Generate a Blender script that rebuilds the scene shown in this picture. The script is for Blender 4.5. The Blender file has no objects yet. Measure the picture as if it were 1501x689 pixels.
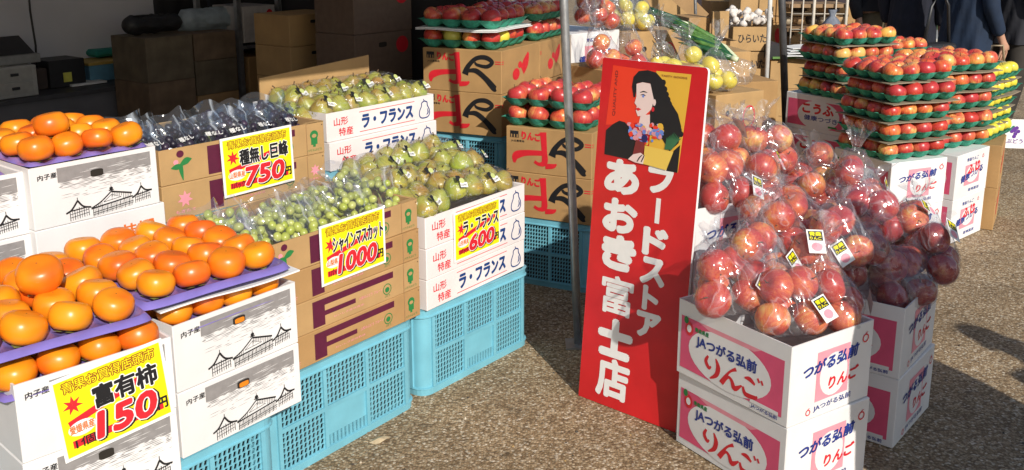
import bpy, bmesh, math, random
from mathutils import Vector, Matrix, Euler, noise
S = bpy.context.scene
COL = S.collection
R = random.Random(7)
PI = math.pi

# ------------------------------------------------------------------ camera, sky, sun
CAMH = 1.6; PITCH = math.radians(13.1); FPX = 1424.0; CX, CY = 750.5, 235.0
cd = bpy.data.cameras.new('camera'); cam = bpy.data.objects.new('camera', cd); COL.objects.link(cam)
cam.location = (0, 0, CAMH); cam.rotation_euler = (PI/2 - PITCH, 0, 0)
cd.sensor_width = 36; cd.lens = 36*FPX/1501; cd.shift_y = -(344.5-CY)/1501
cd.clip_start = .05; cd.clip_end = 2000
S.camera = cam
SUN_AZ = math.radians(23); SUN_EL = math.radians(31)
L = Vector((-math.sin(SUN_AZ)*math.cos(SUN_EL), math.cos(SUN_AZ)*math.cos(SUN_EL), -math.sin(SUN_EL)))
W = bpy.data.worlds.new("World"); S.world = W; W.use_nodes = True
nt = W.node_tree
sky = nt.nodes.new('ShaderNodeTexSky'); sky.sky_type = 'NISHITA'; sky.sun_disc = False
sky.sun_elevation = SUN_EL; sky.sun_rotation = math.atan2(-L.x, -L.y)
bg = nt.nodes['Background']; bg.inputs['Strength'].default_value = .10
nt.links.new(sky.outputs[0], bg.inputs['Color'])
sl = bpy.data.lights.new('sun', 'SUN'); sl.energy = 4.6; sl.angle = math.radians(.5); sl.color = (1, .94, .85)
so = bpy.data.objects.new('sun', sl); COL.objects.link(so); so.rotation_euler = L.to_track_quat('-Z', 'Y').to_euler()
S.view_settings.view_transform = 'Standard'; S.view_settings.look = 'None'
S.view_settings.exposure = 0.0; S.view_settings.gamma = 1
S.cycles.max_bounces = 10; S.cycles.transparent_max_bounces = 24

def ray(u, v):
    a = (u-CX)/FPX; b = -(v-CY)/FPX; c, s = math.cos(PITCH), math.sin(PITCH)
    return Vector((a, c+b*s, -s+b*c))
def at_y(u, v, y):
    d = ray(u, v); return Vector((0, 0, CAMH)) + d*(y/d.y)
def at_z(u, v, z):
    d = ray(u, v); return Vector((0, 0, CAMH)) + d*((z-CAMH)/d.z)
TN = Vector((.806, -.592, 0)).normalized(); TE = Vector((.592, .806, 0)).normalized()   # stall front normal / direction
def st(s, off, z=0): return TE*s + TN*off + Vector((0, 0, z))
def at_off(u, v, off):
    d = ray(u, v); return Vector((0, 0, CAMH)) + d*(off/d.dot(TN))

# ------------------------------------------------------------------ materials
MATS = {}
def mat(name, col, rough=.6, var=.12, scale=30, bump=0., metal=0., spec=None, col2=None, coat=0, bscale=None, detail=4):
    if name in MATS: return MATS[name]
    m = bpy.data.materials.new(name); m.use_nodes = True; n = m.node_tree; b = n.nodes['Principled BSDF']
    tc = n.nodes.new('ShaderNodeTexCoord'); no = n.nodes.new('ShaderNodeTexNoise')
    no.inputs['Scale'].default_value = scale; no.inputs['Detail'].default_value = detail
    n.links.new(tc.outputs['Object'], no.inputs['Vector'])
    mx = n.nodes.new('ShaderNodeMix'); mx.data_type = 'RGBA'
    c1 = [max(0, c*(1-var)) for c in col]; c2 = col2 or [min(1, c*(1+var*.6)) for c in col]
    mx.inputs[6].default_value = (*c1, 1); mx.inputs[7].default_value = (*c2, 1)
    rp = n.nodes.new('ShaderNodeMapRange'); rp.inputs[1].default_value = .3; rp.inputs[2].default_value = .7
    n.links.new(no.outputs[0], rp.inputs[0]); n.links.new(rp.outputs[0], mx.inputs[0])
    n.links.new(mx.outputs[2], b.inputs['Base Color'])
    b.inputs['Roughness'].default_value = rough; b.inputs['Metallic'].default_value = metal
    if spec is not None: b.inputs['Specular IOR Level'].default_value = spec
    if coat: b.inputs['Coat Weight'].default_value = coat; b.inputs['Coat Roughness'].default_value = .1
    if bump:
        bp = n.nodes.new('ShaderNodeBump'); bp.inputs['Strength'].default_value = bump; bp.inputs['Distance'].default_value = .01
        if bscale:
            n2 = n.nodes.new('ShaderNodeTexNoise'); n2.inputs['Scale'].default_value = bscale; n2.inputs['Detail'].default_value = 3
            n.links.new(tc.outputs['Object'], n2.inputs['Vector']); n.links.new(n2.outputs[0], bp.inputs['Height'])
        else: n.links.new(no.outputs[0], bp.inputs['Height'])
        n.links.new(bp.outputs[0], b.inputs['Normal'])
    MATS[name] = m; return m

def fruit_mat(name, ca, cb, cc, lo=.35, hi=.65, rough=.32, streak=True, spots=True, randhue=.34):
    m = bpy.data.materials.new(name); m.use_nodes = True; n = m.node_tree; N = n.nodes; l = n.links; b = N['Principled BSDF']
    tc = N.new('ShaderNodeTexCoord'); oi = N.new('ShaderNodeObjectInfo')
    w = N.new('ShaderNodeMath'); w.operation = 'MULTIPLY'; w.inputs[1].default_value = 57; l.new(oi.outputs['Random'], w.inputs[0])
    n1 = N.new('ShaderNodeTexNoise'); n1.noise_dimensions = '4D'; n1.inputs['Scale'].default_value = 11; n1.inputs['Detail'].default_value = 2
    l.new(tc.outputs['Object'], n1.inputs['Vector']); l.new(w.outputs[0], n1.inputs['W'])
    fac = n1.outputs[0]
    if streak:
        mp = N.new('ShaderNodeMapping'); mp.inputs['Scale'].default_value = (150, 150, 9); l.new(tc.outputs['Object'], mp.inputs[0])
        n2 = N.new('ShaderNodeTexNoise'); n2.noise_dimensions = '4D'; n2.inputs['Scale'].default_value = 1; n2.inputs['Detail'].default_value = 3
        l.new(mp.outputs[0], n2.inputs['Vector']); l.new(w.outputs[0], n2.inputs['W'])
        ma = N.new('ShaderNodeMath'); ma.operation = 'MULTIPLY_ADD'; l.new(n2.outputs[0], ma.inputs[0]); ma.inputs[1].default_value = .38
        l.new(fac, ma.inputs[2]); ms = N.new('ShaderNodeMath'); ms.operation = 'SUBTRACT'; l.new(ma.outputs[0], ms.inputs[0]); ms.inputs[1].default_value = .19
        fac = ms.outputs[0]
    r2 = N.new('ShaderNodeMath'); r2.operation = 'MULTIPLY_ADD'; l.new(oi.outputs['Random'], r2.inputs[0]); r2.inputs[1].default_value = randhue*.5; 
    l.new(fac, r2.inputs[2]); r3 = N.new('ShaderNodeMath'); r3.operation = 'SUBTRACT'; l.new(r2.outputs[0], r3.inputs[0]); r3.inputs[1].default_value = randhue*.25
    cr = N.new('ShaderNodeValToRGB'); e = cr.color_ramp.elements; e[0].position = lo; e[0].color = (*ca, 1); e[1].position = hi; e[1].color = (*cc, 1)
    x = e.new((lo+hi)/2); x.color = (*cb, 1); l.new(r3.outputs[0], cr.inputs[0]); out = cr.outputs[0]
    if spots:
        vo = N.new('ShaderNodeTexVoronoi'); vo.inputs['Scale'].default_value = 190; l.new(tc.outputs['Object'], vo.inputs['Vector'])
        lt = N.new('ShaderNodeMath'); lt.operation = 'LESS_THAN'; l.new(vo.outputs['Distance'], lt.inputs[0]); lt.inputs[1].default_value = .17
        mm = N.new('ShaderNodeMath'); mm.operation = 'MULTIPLY'; l.new(lt.outputs[0], mm.inputs[0]); mm.inputs[1].default_value = .35
        mx = N.new('ShaderNodeMix'); mx.data_type = 'RGBA'; l.new(mm.outputs[0], mx.inputs[0]); l.new(out, mx.inputs[6]); mx.inputs[7].default_value = (.75, .5, .25, 1)
        out = mx.outputs[2]
    l.new(out, b.inputs['Base Color']); b.inputs['Roughness'].default_value = rough
    b.inputs['Subsurface Weight'].default_value = 0
    bp = N.new('ShaderNodeBump'); bp.inputs['Strength'].default_value = .12; bp.inputs['Distance'].default_value = .004
    l.new(n1.outputs[0], bp.inputs['Height']); l.new(bp.outputs[0], b.inputs['Normal'])
    return m

def film_mat(name, tint=(.97, .98, 1), gloss=.13, haze=.02, bscale=10, hz=.30, dcol=(.85, .88, .92)):
    m = bpy.data.materials.new(name); m.use_nodes = True; n = m.node_tree; N = n.nodes; l = n.links
    N.remove(N['Principled BSDF']); out = N['Material Output']
    tc = N.new('ShaderNodeTexCoord'); n1 = N.new('ShaderNodeTexNoise'); n1.inputs['Scale'].default_value = bscale; n1.inputs['Detail'].default_value = 1.5; n1.inputs['Distortion'].default_value = .8
    l.new(tc.outputs['Object'], n1.inputs['Vector'])
    bp = N.new('ShaderNodeBump'); bp.inputs['Strength'].default_value = .6; bp.inputs['Distance'].default_value = .03; l.new(n1.outputs[0], bp.inputs['Height'])
    tr = N.new('ShaderNodeBsdfTransparent'); tr.inputs[0].default_value = (*tint, 1)
    gl = N.new('ShaderNodeBsdfGlossy'); gl.inputs['Roughness'].default_value = .14; l.new(bp.outputs[0], gl.inputs['Normal'])
    df = N.new('ShaderNodeBsdfDiffuse'); df.inputs[0].default_value = (*dcol, 1); l.new(bp.outputs[0], df.inputs['Normal'])
    lw = N.new('ShaderNodeLayerWeight'); lw.inputs['Blend'].default_value = .35; l.new(bp.outputs[0], lw.inputs['Normal'])
    ma = N.new('ShaderNodeMath'); ma.operation = 'MULTIPLY_ADD'; l.new(lw.outputs['Facing'], ma.inputs[0]); ma.inputs[1].default_value = gloss*1.6; ma.inputs[2].default_value = gloss*.45
    m1 = N.new('ShaderNodeMixShader'); l.new(ma.outputs[0], m1.inputs[0]); l.new(tr.outputs[0], m1.inputs[1]); l.new(gl.outputs[0], m1.inputs[2])
    n2 = N.new('ShaderNodeTexNoise'); n2.inputs['Scale'].default_value = bscale*.9; n2.inputs['Detail'].default_value = 2.5; n2.inputs['Distortion'].default_value = .6; l.new(tc.outputs['Object'], n2.inputs['Vector'])
    sb = N.new('ShaderNodeMath'); sb.operation = 'SUBTRACT'; l.new(n2.outputs[0], sb.inputs[0]); sb.inputs[1].default_value = .5
    ab = N.new('ShaderNodeMath'); ab.operation = 'ABSOLUTE'; l.new(sb.outputs[0], ab.inputs[0])
    mr = N.new('ShaderNodeMapRange'); mr.inputs[1].default_value = 0; mr.inputs[2].default_value = .022; mr.inputs[3].default_value = haze+hz; mr.inputs[4].default_value = haze; l.new(ab.outputs[0], mr.inputs[0])
    hb = N.new('ShaderNodeMath'); hb.operation = 'MULTIPLY_ADD'; l.new(ab.outputs[0], hb.inputs[0]); hb.inputs[1].default_value = -2.5; l.new(n1.outputs[0], hb.inputs[2]); l.new(hb.outputs[0], bp.inputs['Height'])
    m2 = N.new('ShaderNodeMixShader'); l.new(mr.outputs[0], m2.inputs[0]); l.new(m1.outputs[0], m2.inputs[1]); l.new(df.outputs[0], m2.inputs[2])
    l.new(m2.outputs[0], out.inputs[0]); return m

M_apple = fruit_mat('apple_skin', (.78, .46, .13), (.62, .13, .06), (.46, .035, .04), .27, .55)
M_apple_pale = fruit_mat('apple_skin_pale', (.80, .46, .10), (.70, .16, .05), (.50, .04, .03), .28, .58)
M_apple_shaded = fruit_mat('apple_skin_shaded', (.55, .22, .08), (.42, .05, .035), (.27, .015, .022), .30, .58)  # darker skin copy, the right stack's shade put into its colour
M_apple_y = fruit_mat('yellow_apple_skin', (.72, .62, .07), (.80, .62, .05), (.60, .58, .10), streak=False)
M_pers = fruit_mat('persimmon_skin', (.88, .31, .010), (.85, .22, .008), (.76, .12, .01), .3, .74, rough=.32, streak=False, spots=False, randhue=.7)
M_pear = fruit_mat('pear_skin', (.34, .41, .055), (.42, .39, .07), (.42, .23, .05), .3, .7, streak=False)
M_grape = fruit_mat('green_grape_skin', (.34, .40, .07), (.42, .46, .12), (.48, .50, .18), streak=False, spots=False, rough=.3)
M_bgrape = fruit_mat('black_grape_skin', (.012, .010, .02), (.02, .016, .03), (.05, .03, .06), streak=False, spots=False, rough=.4)
M_film = film_mat('clear_film', hz=.14, haze=.035)
M_film_hard = film_mat('clear_pack', gloss=.16, haze=.012, bscale=20, hz=.25)
M_film_pouch = film_mat('clear_pouch', gloss=.22, haze=.025, bscale=7, hz=.25)
M_film_blue = film_mat('bluish_film', tint=(.80, .87, .96), gloss=.26, haze=.02, bscale=6, hz=.35, dcol=(.70, .78, .88))
M_stem = mat('stem', (.10, .06, .03), .8)
M_green_stem = mat('grape_stem', (.25, .28, .08), .7)
M_pulp = mat('green_pulp_tray', (.05, .37, .25), .75, .25, 60, .3)
M_purple = mat('purple_tray_plastic', (.22, .17, .50), .28, .1, 20)
M_kraft = mat('kraft_cardboard', (.42, .245, .095), .8, .14, 7, .08, bscale=240)
M_kraft2 = mat('kraft_cardboard_light', (.46, .285, .12), .8, .15, 7, .08, bscale=240)
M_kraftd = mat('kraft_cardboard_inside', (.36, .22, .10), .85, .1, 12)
M_white = mat('white_coated_cardboard', (.76, .745, .735), .5, .09, 5, .05, bscale=160)
M_white2 = mat('white_cardboard_pinkish', (.78, .725, .71), .55, .09, 5, .05, bscale=160)
M_pink = mat('pink_ink', (.72, .09, .19), .5, .10, 14)
M_pinkl = mat('pale_pink_ink', (.80, .30, .36), .5, .1, 14)
M_red = mat('red_ink', (.66, .018, .03), .5, .1, 20)
M_blue = mat('blue_ink', (.02, .04, .25), .5, .2, 30)
M_pearblue = mat('deep_blue_ink', (.012, .05, .20), .5, .2, 30)
M_black = mat('black_ink', (.012, .012, .014), .5, .1, 30)
M_grey = mat('grey_ink', (.27, .255, .25), .6, .12, 60)
M_maroon = mat('maroon_ink', (.10, .008, .035), .6, .12, 30)
M_green = mat('green_ink', (.02, .20, .05), .6, .1, 30)
M_orange = mat('orange_ink', (.75, .17, .03), .6, .1, 30)
M_yel = mat('yellow_print', (.90, .78, .01), .35, .03, 20)
M_card = mat('white_sign_card', (.85, .85, .84), .35, .03, 20)
M_signred = mat('red_sign_board', (.60, .016, .020), .34, .16, 6, .03)
M_signwhite = mat('white_sign_paint', (.80, .79, .77), .4, .04, 30)
M_crate = mat('blue_crate_plastic', (.17, .46, .57), .38, .13, 9, .05)
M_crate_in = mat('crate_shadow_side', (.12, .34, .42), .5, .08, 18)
M_hole_shade = mat('hand_hole_shade', (.02, .015, .01), .9)  # inner shade of a cut hole, painted as a flat dark patch
M_steel = mat('galvanised_steel', (.42, .43, .44), .38, .18, 25, .1, metal=.75)
M_tent = mat('white_tent_fabric', (.62, .62, .66), .8, .08, 2, .1)
M_tentdark = mat('tent_shade_dark', (.03, .028, .03), .8, .2, 3, .1)
M_dark = mat('black_plastic', (.02, .02, .022), .45, .2, 20)
M_skin = mat('skin', (.50, .28, .19), .5, .08, 20)
M_paper = mat('white_paper', (.75, .75, .73), .6, .08, 10)

# ------------------------------------------------------------------ builders
def link(o, parent=None):
    COL.objects.link(o)
    if parent is not None: o.parent = parent
    return o
def tag(o, label=None, cat=None, group=None, kind=None):
    if label: o['label'] = label
    if cat: o['category'] = cat
    if group: o['group'] = group
    if kind: o['kind'] = kind
    return o
def empty(name, loc, rz=0, label=None, cat=None, group=None):
    o = bpy.data.objects.new(name, None); o.location = loc; o.rotation_euler = (0, 0, rz); o.empty_display_size = .05
    link(o); return tag(o, label, cat, group)
def inst(name, me, parent=None, loc=None, rot=None, scale=None, mtx=None):
    o = bpy.data.objects.new(name, me)
    if mtx is not None: o.matrix_local = mtx
    if loc is not None: o.location = loc
    if rot is not None: o.rotation_euler = rot
    if scale is not None: o.scale = scale
    return link(o, parent)
class MB:
    def __init__(s): s.v = []; s.f = []; s.m = []; s.mats = []; s.sm = []
    def mi(s, m):
        if m not in s.mats: s.mats.append(m)
        return s.mats.index(m)
    def add(s, vs, fs, m, smooth=False):
        o = len(s.v); s.v += [tuple(v) for v in vs]; k = s.mi(m)
        for f in fs: s.f.append([i+o for i in f]); s.m.append(k); s.sm.append(smooth)
    def box(s, a, b, m):
        x0, y0, z0 = a; x1, y1, z1 = b
        s.add([(x0,y0,z0),(x1,y0,z0),(x1,y1,z0),(x0,y1,z0),(x0,y0,z1),(x1,y0,z1),(x1,y1,z1),(x0,y1,z1)],
              [(0,3,2,1),(4,5,6,7),(0,1,5,4),(1,2,6,5),(2,3,7,6),(3,0,4,7)], m)
    def tube(s, pts, r, m, n=8, smooth=True, cap=True):
        pts = [Vector(p) for p in pts]; rs = r if isinstance(r, (list, tuple)) else [r]*len(pts); vs = []
        for i, p in enumerate(pts):
            d = (pts[min(i+1, len(pts)-1)] - pts[max(i-1, 0)]).normalized()
            a = d.cross(Vector((0, 0, 1)) if abs(d.z) < .9 else Vector((1, 0, 0))).normalized(); b = d.cross(a)
            for k in range(n):
                t = 2*PI*k/n; vs.append(p + (a*math.cos(t)+b*math.sin(t))*rs[i])
        fs = [(i*n+k, i*n+(k+1) % n, (i+1)*n+(k+1) % n, (i+1)*n+k) for i in range(len(pts)-1) for k in range(n)]
        if cap: fs += [tuple(range(n))[::-1], tuple((len(pts)-1)*n+k for k in range(n))]
        s.add(vs, fs, m, smooth)
    def lathe(s, prof, m, n=16, c=(0, 0, 0), lobes=0, la=0):
        vs = []
        for r, z in prof:
            for k in range(n):
                t = 2*PI*k/n; q = r*(1+la*math.cos(lobes*t)) if lobes else r
                vs.append((c[0]+q*math.cos(t), c[1]+q*math.sin(t), c[2]+z))
        P = len(prof)
        fs = [(i*n+k, i*n+(k+1) % n, (i+1)*n+(k+1) % n, (i+1)*n+k) for i in range(P-1) for k in range(n)]
        s.add(vs, fs, m, True)
    def sheet(s, fn, nu, nv, m, smooth=True):
        vs = [fn(i/nu, j/nv) for j in range(nv+1) for i in range(nu+1)]
        fs = [(j*(nu+1)+i, j*(nu+1)+i+1, (j+1)*(nu+1)+i+1, (j+1)*(nu+1)+i) for j in range(nv) for i in range(nu)]
        s.add(vs, fs, m, smooth)
    def mesh(s, name):
        me = bpy.data.meshes.new(name); me.from_pydata(s.v, [], s.f)
        for m in s.mats: me.materials.append(m)
        me.polygons.foreach_set('material_index', s.m); me.polygons.foreach_set('use_smooth', s.sm); me.update()
        return me
    def obj(s, name, parent=None, **k): return inst(name, s.mesh(name), parent, **k)
def bevel_mesh(me, w=.003, seg=1, ang=40):
    bm = bmesh.new(); bm.from_mesh(me)
    es = [e for e in bm.edges if len(e.link_faces) == 2 and e.calc_face_angle(0) > math.radians(ang)]
    bmesh.ops.bevel(bm, geom=es, offset=w, segments=seg, affect='EDGES', profile=.5)
    bm.to_mesh(me); bm.free(); return me

# ------------------------------------------------------------------ flat print
TXT = {}
def text_geo(s, bold=.0, vertical=False):
    k = (s, bold, vertical)
    if k in TXT: return TXT[k]
    if vertical:
        vs, fs, y = [], [], 0
        for ch in s:
            a, b, bb = text_geo(ch, bold)
            cx = (bb[0]+bb[2])/2; hh = max(bb[3]-bb[1], .55); cy = (bb[1]+bb[3])/2; o = len(vs)
            if ch == 'ー':
                vs += [(-(q[1]-cy), q[0]-cx+y-hh/2-.2) for q in a]; hh = .95
            else: vs += [(q[0]-cx, q[1]-cy+y-hh/2) for q in a]
            fs += [[i+o for i in f] for f in b]; y -= hh+.13
    else:
        c = bpy.data.curves.new('t', 'FONT'); c.body = s; c.fill_mode = 'FRONT'; c.offset = bold; c.resolution_u = 3
        o = bpy.data.objects.new('t', c); m = o.to_mesh()
        vs = [(v.co.x, v.co.y) for v in m.vertices]; fs = [list(p.vertices) for p in m.polygons]
        o.to_mesh_clear(); bpy.data.objects.remove(o); bpy.data.curves.remove(c)
    xs = [v[0] for v in vs]; ys = [v[1] for v in vs]
    TXT[k] = (vs, fs, (min(xs), min(ys), max(xs), max(ys))); return TXT[k]
def smooth_path(p, n=6):
    out = []
    for i in range(len(p)-1):
        a, b, c, d = p[max(i-1, 0)], p[i], p[i+1], p[min(i+2, len(p)-1)]
        for k in range(n):
            t = k/n
            out.append(tuple(.5*((2*b[j])+(-a[j]+c[j])*t+(2*a[j]-5*b[j]+4*c[j]-d[j])*t*t+(-a[j]+3*b[j]-3*c[j]+d[j])*t**3) for j in range(len(b))))
    out.append(tuple(p[-1])); return out
class Print:
    """flat print: polygons in metres on a face, each layer a hair above the one below"""
    def __init__(s): s.b = MB(); s.q = 0
    def poly(s, pts, m, lay=1):
        s.q = (s.q+1) % 19; z = lay*.0004+s.q*.000015
        s.b.add([(x, y, z) for x, y in pts], [tuple(range(len(pts)))], m)
    def rect(s, x, y, w, h, m, lay=1): s.poly([(x, y), (x+w, y), (x+w, y+h), (x, y+h)], m, lay)
    def ell(s, cx, cy, rx, ry, m, lay=1, n=24, a0=0): s.poly([(cx+rx*math.cos(a0+2*PI*k/n), cy+ry*math.sin(a0+2*PI*k/n)) for k in range(n)], m, lay)
    def star(s, cx, cy, r, m, lay=1, n=5, q=.45, a0=PI/2):
        for k in range(n*2):
            a = a0+PI*k/n; b = a0+PI*(k+1)/n; ra = r if k % 2 == 0 else r*q; rb = r*q if k % 2 == 0 else r
            s.poly([(cx, cy), (cx+ra*math.cos(a), cy+ra*math.sin(a)), (cx+rb*math.cos(b), cy+rb*math.sin(b))], m, lay)
    def stroke(s, pts, m, lay=1, w=None, sm=True):
        """pts (x,y,width)"""
        s.q = (s.q+1) % 19; z = lay*.0004+s.q*.000015
        if w is not None: pts = [(p[0], p[1], w) for p in pts]
        if sm and len(pts) > 2: pts = smooth_path(pts)
        vs = []
        for i, p in enumerate(pts):
            q0 = pts[max(i-1, 0)]; q1 = pts[min(i+1, len(pts)-1)]; dx, dy = q1[0]-q0[0], q1[1]-q0[1]; d = math.hypot(dx, dy) or 1
            nx, ny = -dy/d*p[2]/2, dx/d*p[2]/2; vs += [(p[0]+nx, p[1]+ny, z+i*1e-6), (p[0]-nx, p[1]-ny, z+i*1e-6)]
        s.b.add(vs, [(2*i, 2*i+1, 2*i+3, 2*i+2) for i in range(len(pts)-1)], m)
    def ring(s, cx, cy, rx, ry, w, m, lay=1, n=20): s.stroke([(cx+rx*math.cos(2*PI*k/n), cy+ry*math.sin(2*PI*k/n), w) for k in range(n+1)], m, lay, sm=False)
    def text(s, t, x, y, w, h, m, lay=2, bold=.01, shear=0, vertical=False, rise=0, dx=0, dy=0):
        vs, fs, b0 = text_geo(t, 0, vertical)
        sx = w/(b0[2]-b0[0]); sy = h/(b0[3]-b0[1]); k = math.sqrt(abs(sx*sy)); r = bold*k
        offs = [(0, 0)]
        if bold > .004:
            n = 6 if bold < .03 else 10; offs += [(r*math.cos(2*PI*i/n+.3), r*math.sin(2*PI*i/n+.3)) for i in range(n)]
            if bold > .055: offs += [(r*.5*math.cos(2*PI*i/6), r*.5*math.sin(2*PI*i/6)) for i in range(6)]
        for i, (ox, oy) in enumerate(offs):
            z = lay*.0004+.00002*i; out = []
            for a, b in vs:
                X = (a-b0[0])*sx; Y = (b-b0[1])*sy
                out.append((x+X+shear*Y+dx+ox, y+Y+rise*X+dy+oy, z))
            s.b.add(out, fs, m)
    def outlined(s, t, x, y, w, h, layers, lay=2, shear=0, rise=0, base=.01):
        """layers: (material, extra boldness, dx, dy) from bottom to top"""
        for k, (m, bo, dx, dy) in enumerate(layers):
            s.text(t, x, y, w, h, m, lay+k, base+bo, shear, rise=rise, dx=dx, dy=dy)
    def mesh(s, name, f=None):
        if f: s.b.v = [f(*v) for v in s.b.v]
        return s.b.mesh(name)
def front_map(d, w): return lambda u, v, n: (u, -.0004-n, v)
def left_map(d, w): return lambda u, v, n: (-.0004-n, w-u, v)
def right_map(d, w): return lambda u, v, n: (d+.0004+n, u, v)

# ---- carton print designs: fn(P, width, height)
def pr_persimmon(P, w, h):
    rr = random.Random(3)
    P.text('内子産', w*.055, h*.78, w*.14, h*.085, M_black, 2, .025, rise=.05)
    x0, x1, y0, y1 = w*.20, w*.945, h*.40, h*.93
    P.rect(x0, h*.70, x1-x0, y1-h*.70, M_grey, 1)
    for j in range(13):
        y = h*.69 - j*h*.023; x = x0+rr.random()*w*.02
        while x < x1:
            l_ = w*(.03+rr.random()*.13)*(1-.03*j); xe = min(x+l_, x1)
            t = h*(.019 if j < 5 else .008)*(.5+rr.random()*.6)
            if rr.random() < (.96-.05*j): P.stroke([(x, y, t*.1), ((x+xe)/2, y+h*.003, t), (xe, y+h*.006, t*.15)], M_grey, 1)
            x = xe+w*(.004+rr.random()*.03)
    for j in range(18):
        y = h*(.70+rr.random()*.16); x = x0+(x1-x0)*(.15+.8*rr.random()); P.stroke([(x-w*.05, y-h*.005, h*.001), (x, y, h*.006), (x+w*.04, y+h*.006, h*.001)], M_white, 2)
    # wooden theatre line drawing
    Ln = lambda pts, t=.010: P.stroke([(w*a, h*b, h*t) for a, b in pts], M_black, 3, sm=False)
    Cv = lambda pts, t=.02: P.stroke([(w*a, h*b, h*t) for a, b in pts], M_black, 3)
    Cv([(.235, .175), (.28, .22), (.33, .35)], .028); Cv([(.33, .35), (.37, .24), (.43, .20)], .028); Ln([(.255, .20), (.415, .215)], .018)
    Cv([(.765, .20), (.81, .26), (.845, .37)], .028); Cv([(.845, .37), (.88, .29), (.935, .27)], .028); Ln([(.785, .23), (.915, .262)], .018)
    Cv([(.43, .175), (.51, .25), (.597, .385)], .020); Ln([(.597, .385), (.765, .29)], .026); Ln([(.43, .165), (.77, .235)], .022)
    Ln([(.53, .235), (.60, .335), (.675, .262), (.53, .235)], .008); Ln([(.60, .33), (.60, .25)], .006)
    P.ell(w*.60, h*.435, w*.015, h*.03, M_black, 3, 10); Ln([(.58, .405), (.62, .405)], .014); Ln([(.60, .45), (.60, .50)], .008)
    for k in range(22):
        a = .44+.0148*k; top = .175+(.385-.175)*((a-.43)/.167)**1.3 if a < .597 else .385-(a-.597)*.565
        if not .525 < a < .68: Ln([(a, .172+.2*(a-.43)), (a+.004, top)], .008)
        elif a > .6: Ln([(a, .28+.2*(.68-a)), (a+.004, top)], .008)
    for k in range(27): a = .445+.0122*k; Ln([(a, .15+.2*(a-.43)), (a, .03+.14*(a-.43))], .006 if k % 3 else .012)
    for x0_, x1_, yb, yt in ((.265, .41, .04, .19), (.79, .915, .10, .235)):
        for k in range(9): a = x0_+(x1_-x0_)*k/8; Ln([(a, yb+.03*k/8), (a, yt+.1*(.5-abs(k/8-.5)))], .007 if k % 2 else .011)
        for t in (.35, .7): Ln([(x0_, yb+(yt-yb)*t), (x1_, yb+(yt-yb)*t+.03)], .008)
    Ln([(.44, .095), (.775, .155)], .010); Ln([(.44, .06), (.775, .125)], .007); Ln([(.33, .35), (.33, .40)], .012); Ln([(.845, .37), (.845, .43)], .012)
    hole(P, w*.50, h*.745, w*.05, h*.06)
def hole(P, cx, cy, rx, ry, m=None):
    keep = P.b; P.hb = P.b = getattr(P, 'hb', None) or MB(); P.poly([(cx+rx*max(-1, min(1, 1.25*math.cos(2*PI*k/20))), cy+ry*max(-1, min(1, 1.15*math.sin(2*PI*k/20)))) for k in range(20)], m or M_hole_shade, 4); P.b = keep
def pr_persimmon_orange(P, w, h):
    pr_persimmon(P, w, h); hole(P, w*.505, h*.733, w*.038, h*.038, MATS.get('peek') or mat('peek', (.75, .22, .01), .5))
def pr_kyosen(P, w, h):
    P.text('共撰', w*.62, h*.60, w*.28, h*.17, M_orange, 2, .03); hole(P, w*.35, h*.60, w*.06, h*.06)
    P.text('共撰', w*.12, h*.30, w*.18, h*.2, mat('faint_ink', (.72, .68, .66), .6), 1, .02)
def logo_person(P, x, y, s):
    P.ell(x, y+s*.42, s*.16, s*.14, M_maroon, 2, 14); P.ell(x-s*.2, y+s*.12, s*.11, s*.1, M_pinkl, 1, 12)
    P.stroke([(x-s*.42, y-s*.08, .03*s), (x-s*.2, y-s*.06, .22*s), (x, y-s*.05, .16*s)], M_green, 2)
    P.stroke([(x-s*.02, y-s*.02, .1*s), (x+s*.25, y+s*.12, .26*s), (x+s*.48, y+s*.16, .03*s)], M_green, 2)
    P.stroke([(x-s*.02, y, .2*s), (x+.01*s, y-.3*s, .16*s), (x+s*.06, y-s*.62, .03*s)], M_green, 2)
def logo_crown(P, x, y, s, m):
    P.star(x, y, s*.35, m, 1, 7, .5); P.text('もぎたて', x-s*.45, y-s*.55, s*.9, s*.13, m, 1, .01)
def small_mascot(P, x, y, s):
    P.ell(x, y+s*.1, s*.26, s*.24, M_green, 1, 14); P.rect(x-s*.2, y-s*.38, s*.4, s*.42, M_green, 1)
    P.ell(x, y+s*.06, s*.15, s*.1, M_kraft2, 2, 10); P.rect(x-s*.08, y-s*.5, s*.16, s*.2, M_green, 1)
    P.text('ハウスぶどう', x-s*.45, y-s*.72, s*.9, s*.12, M_green, 1, .01)
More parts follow.
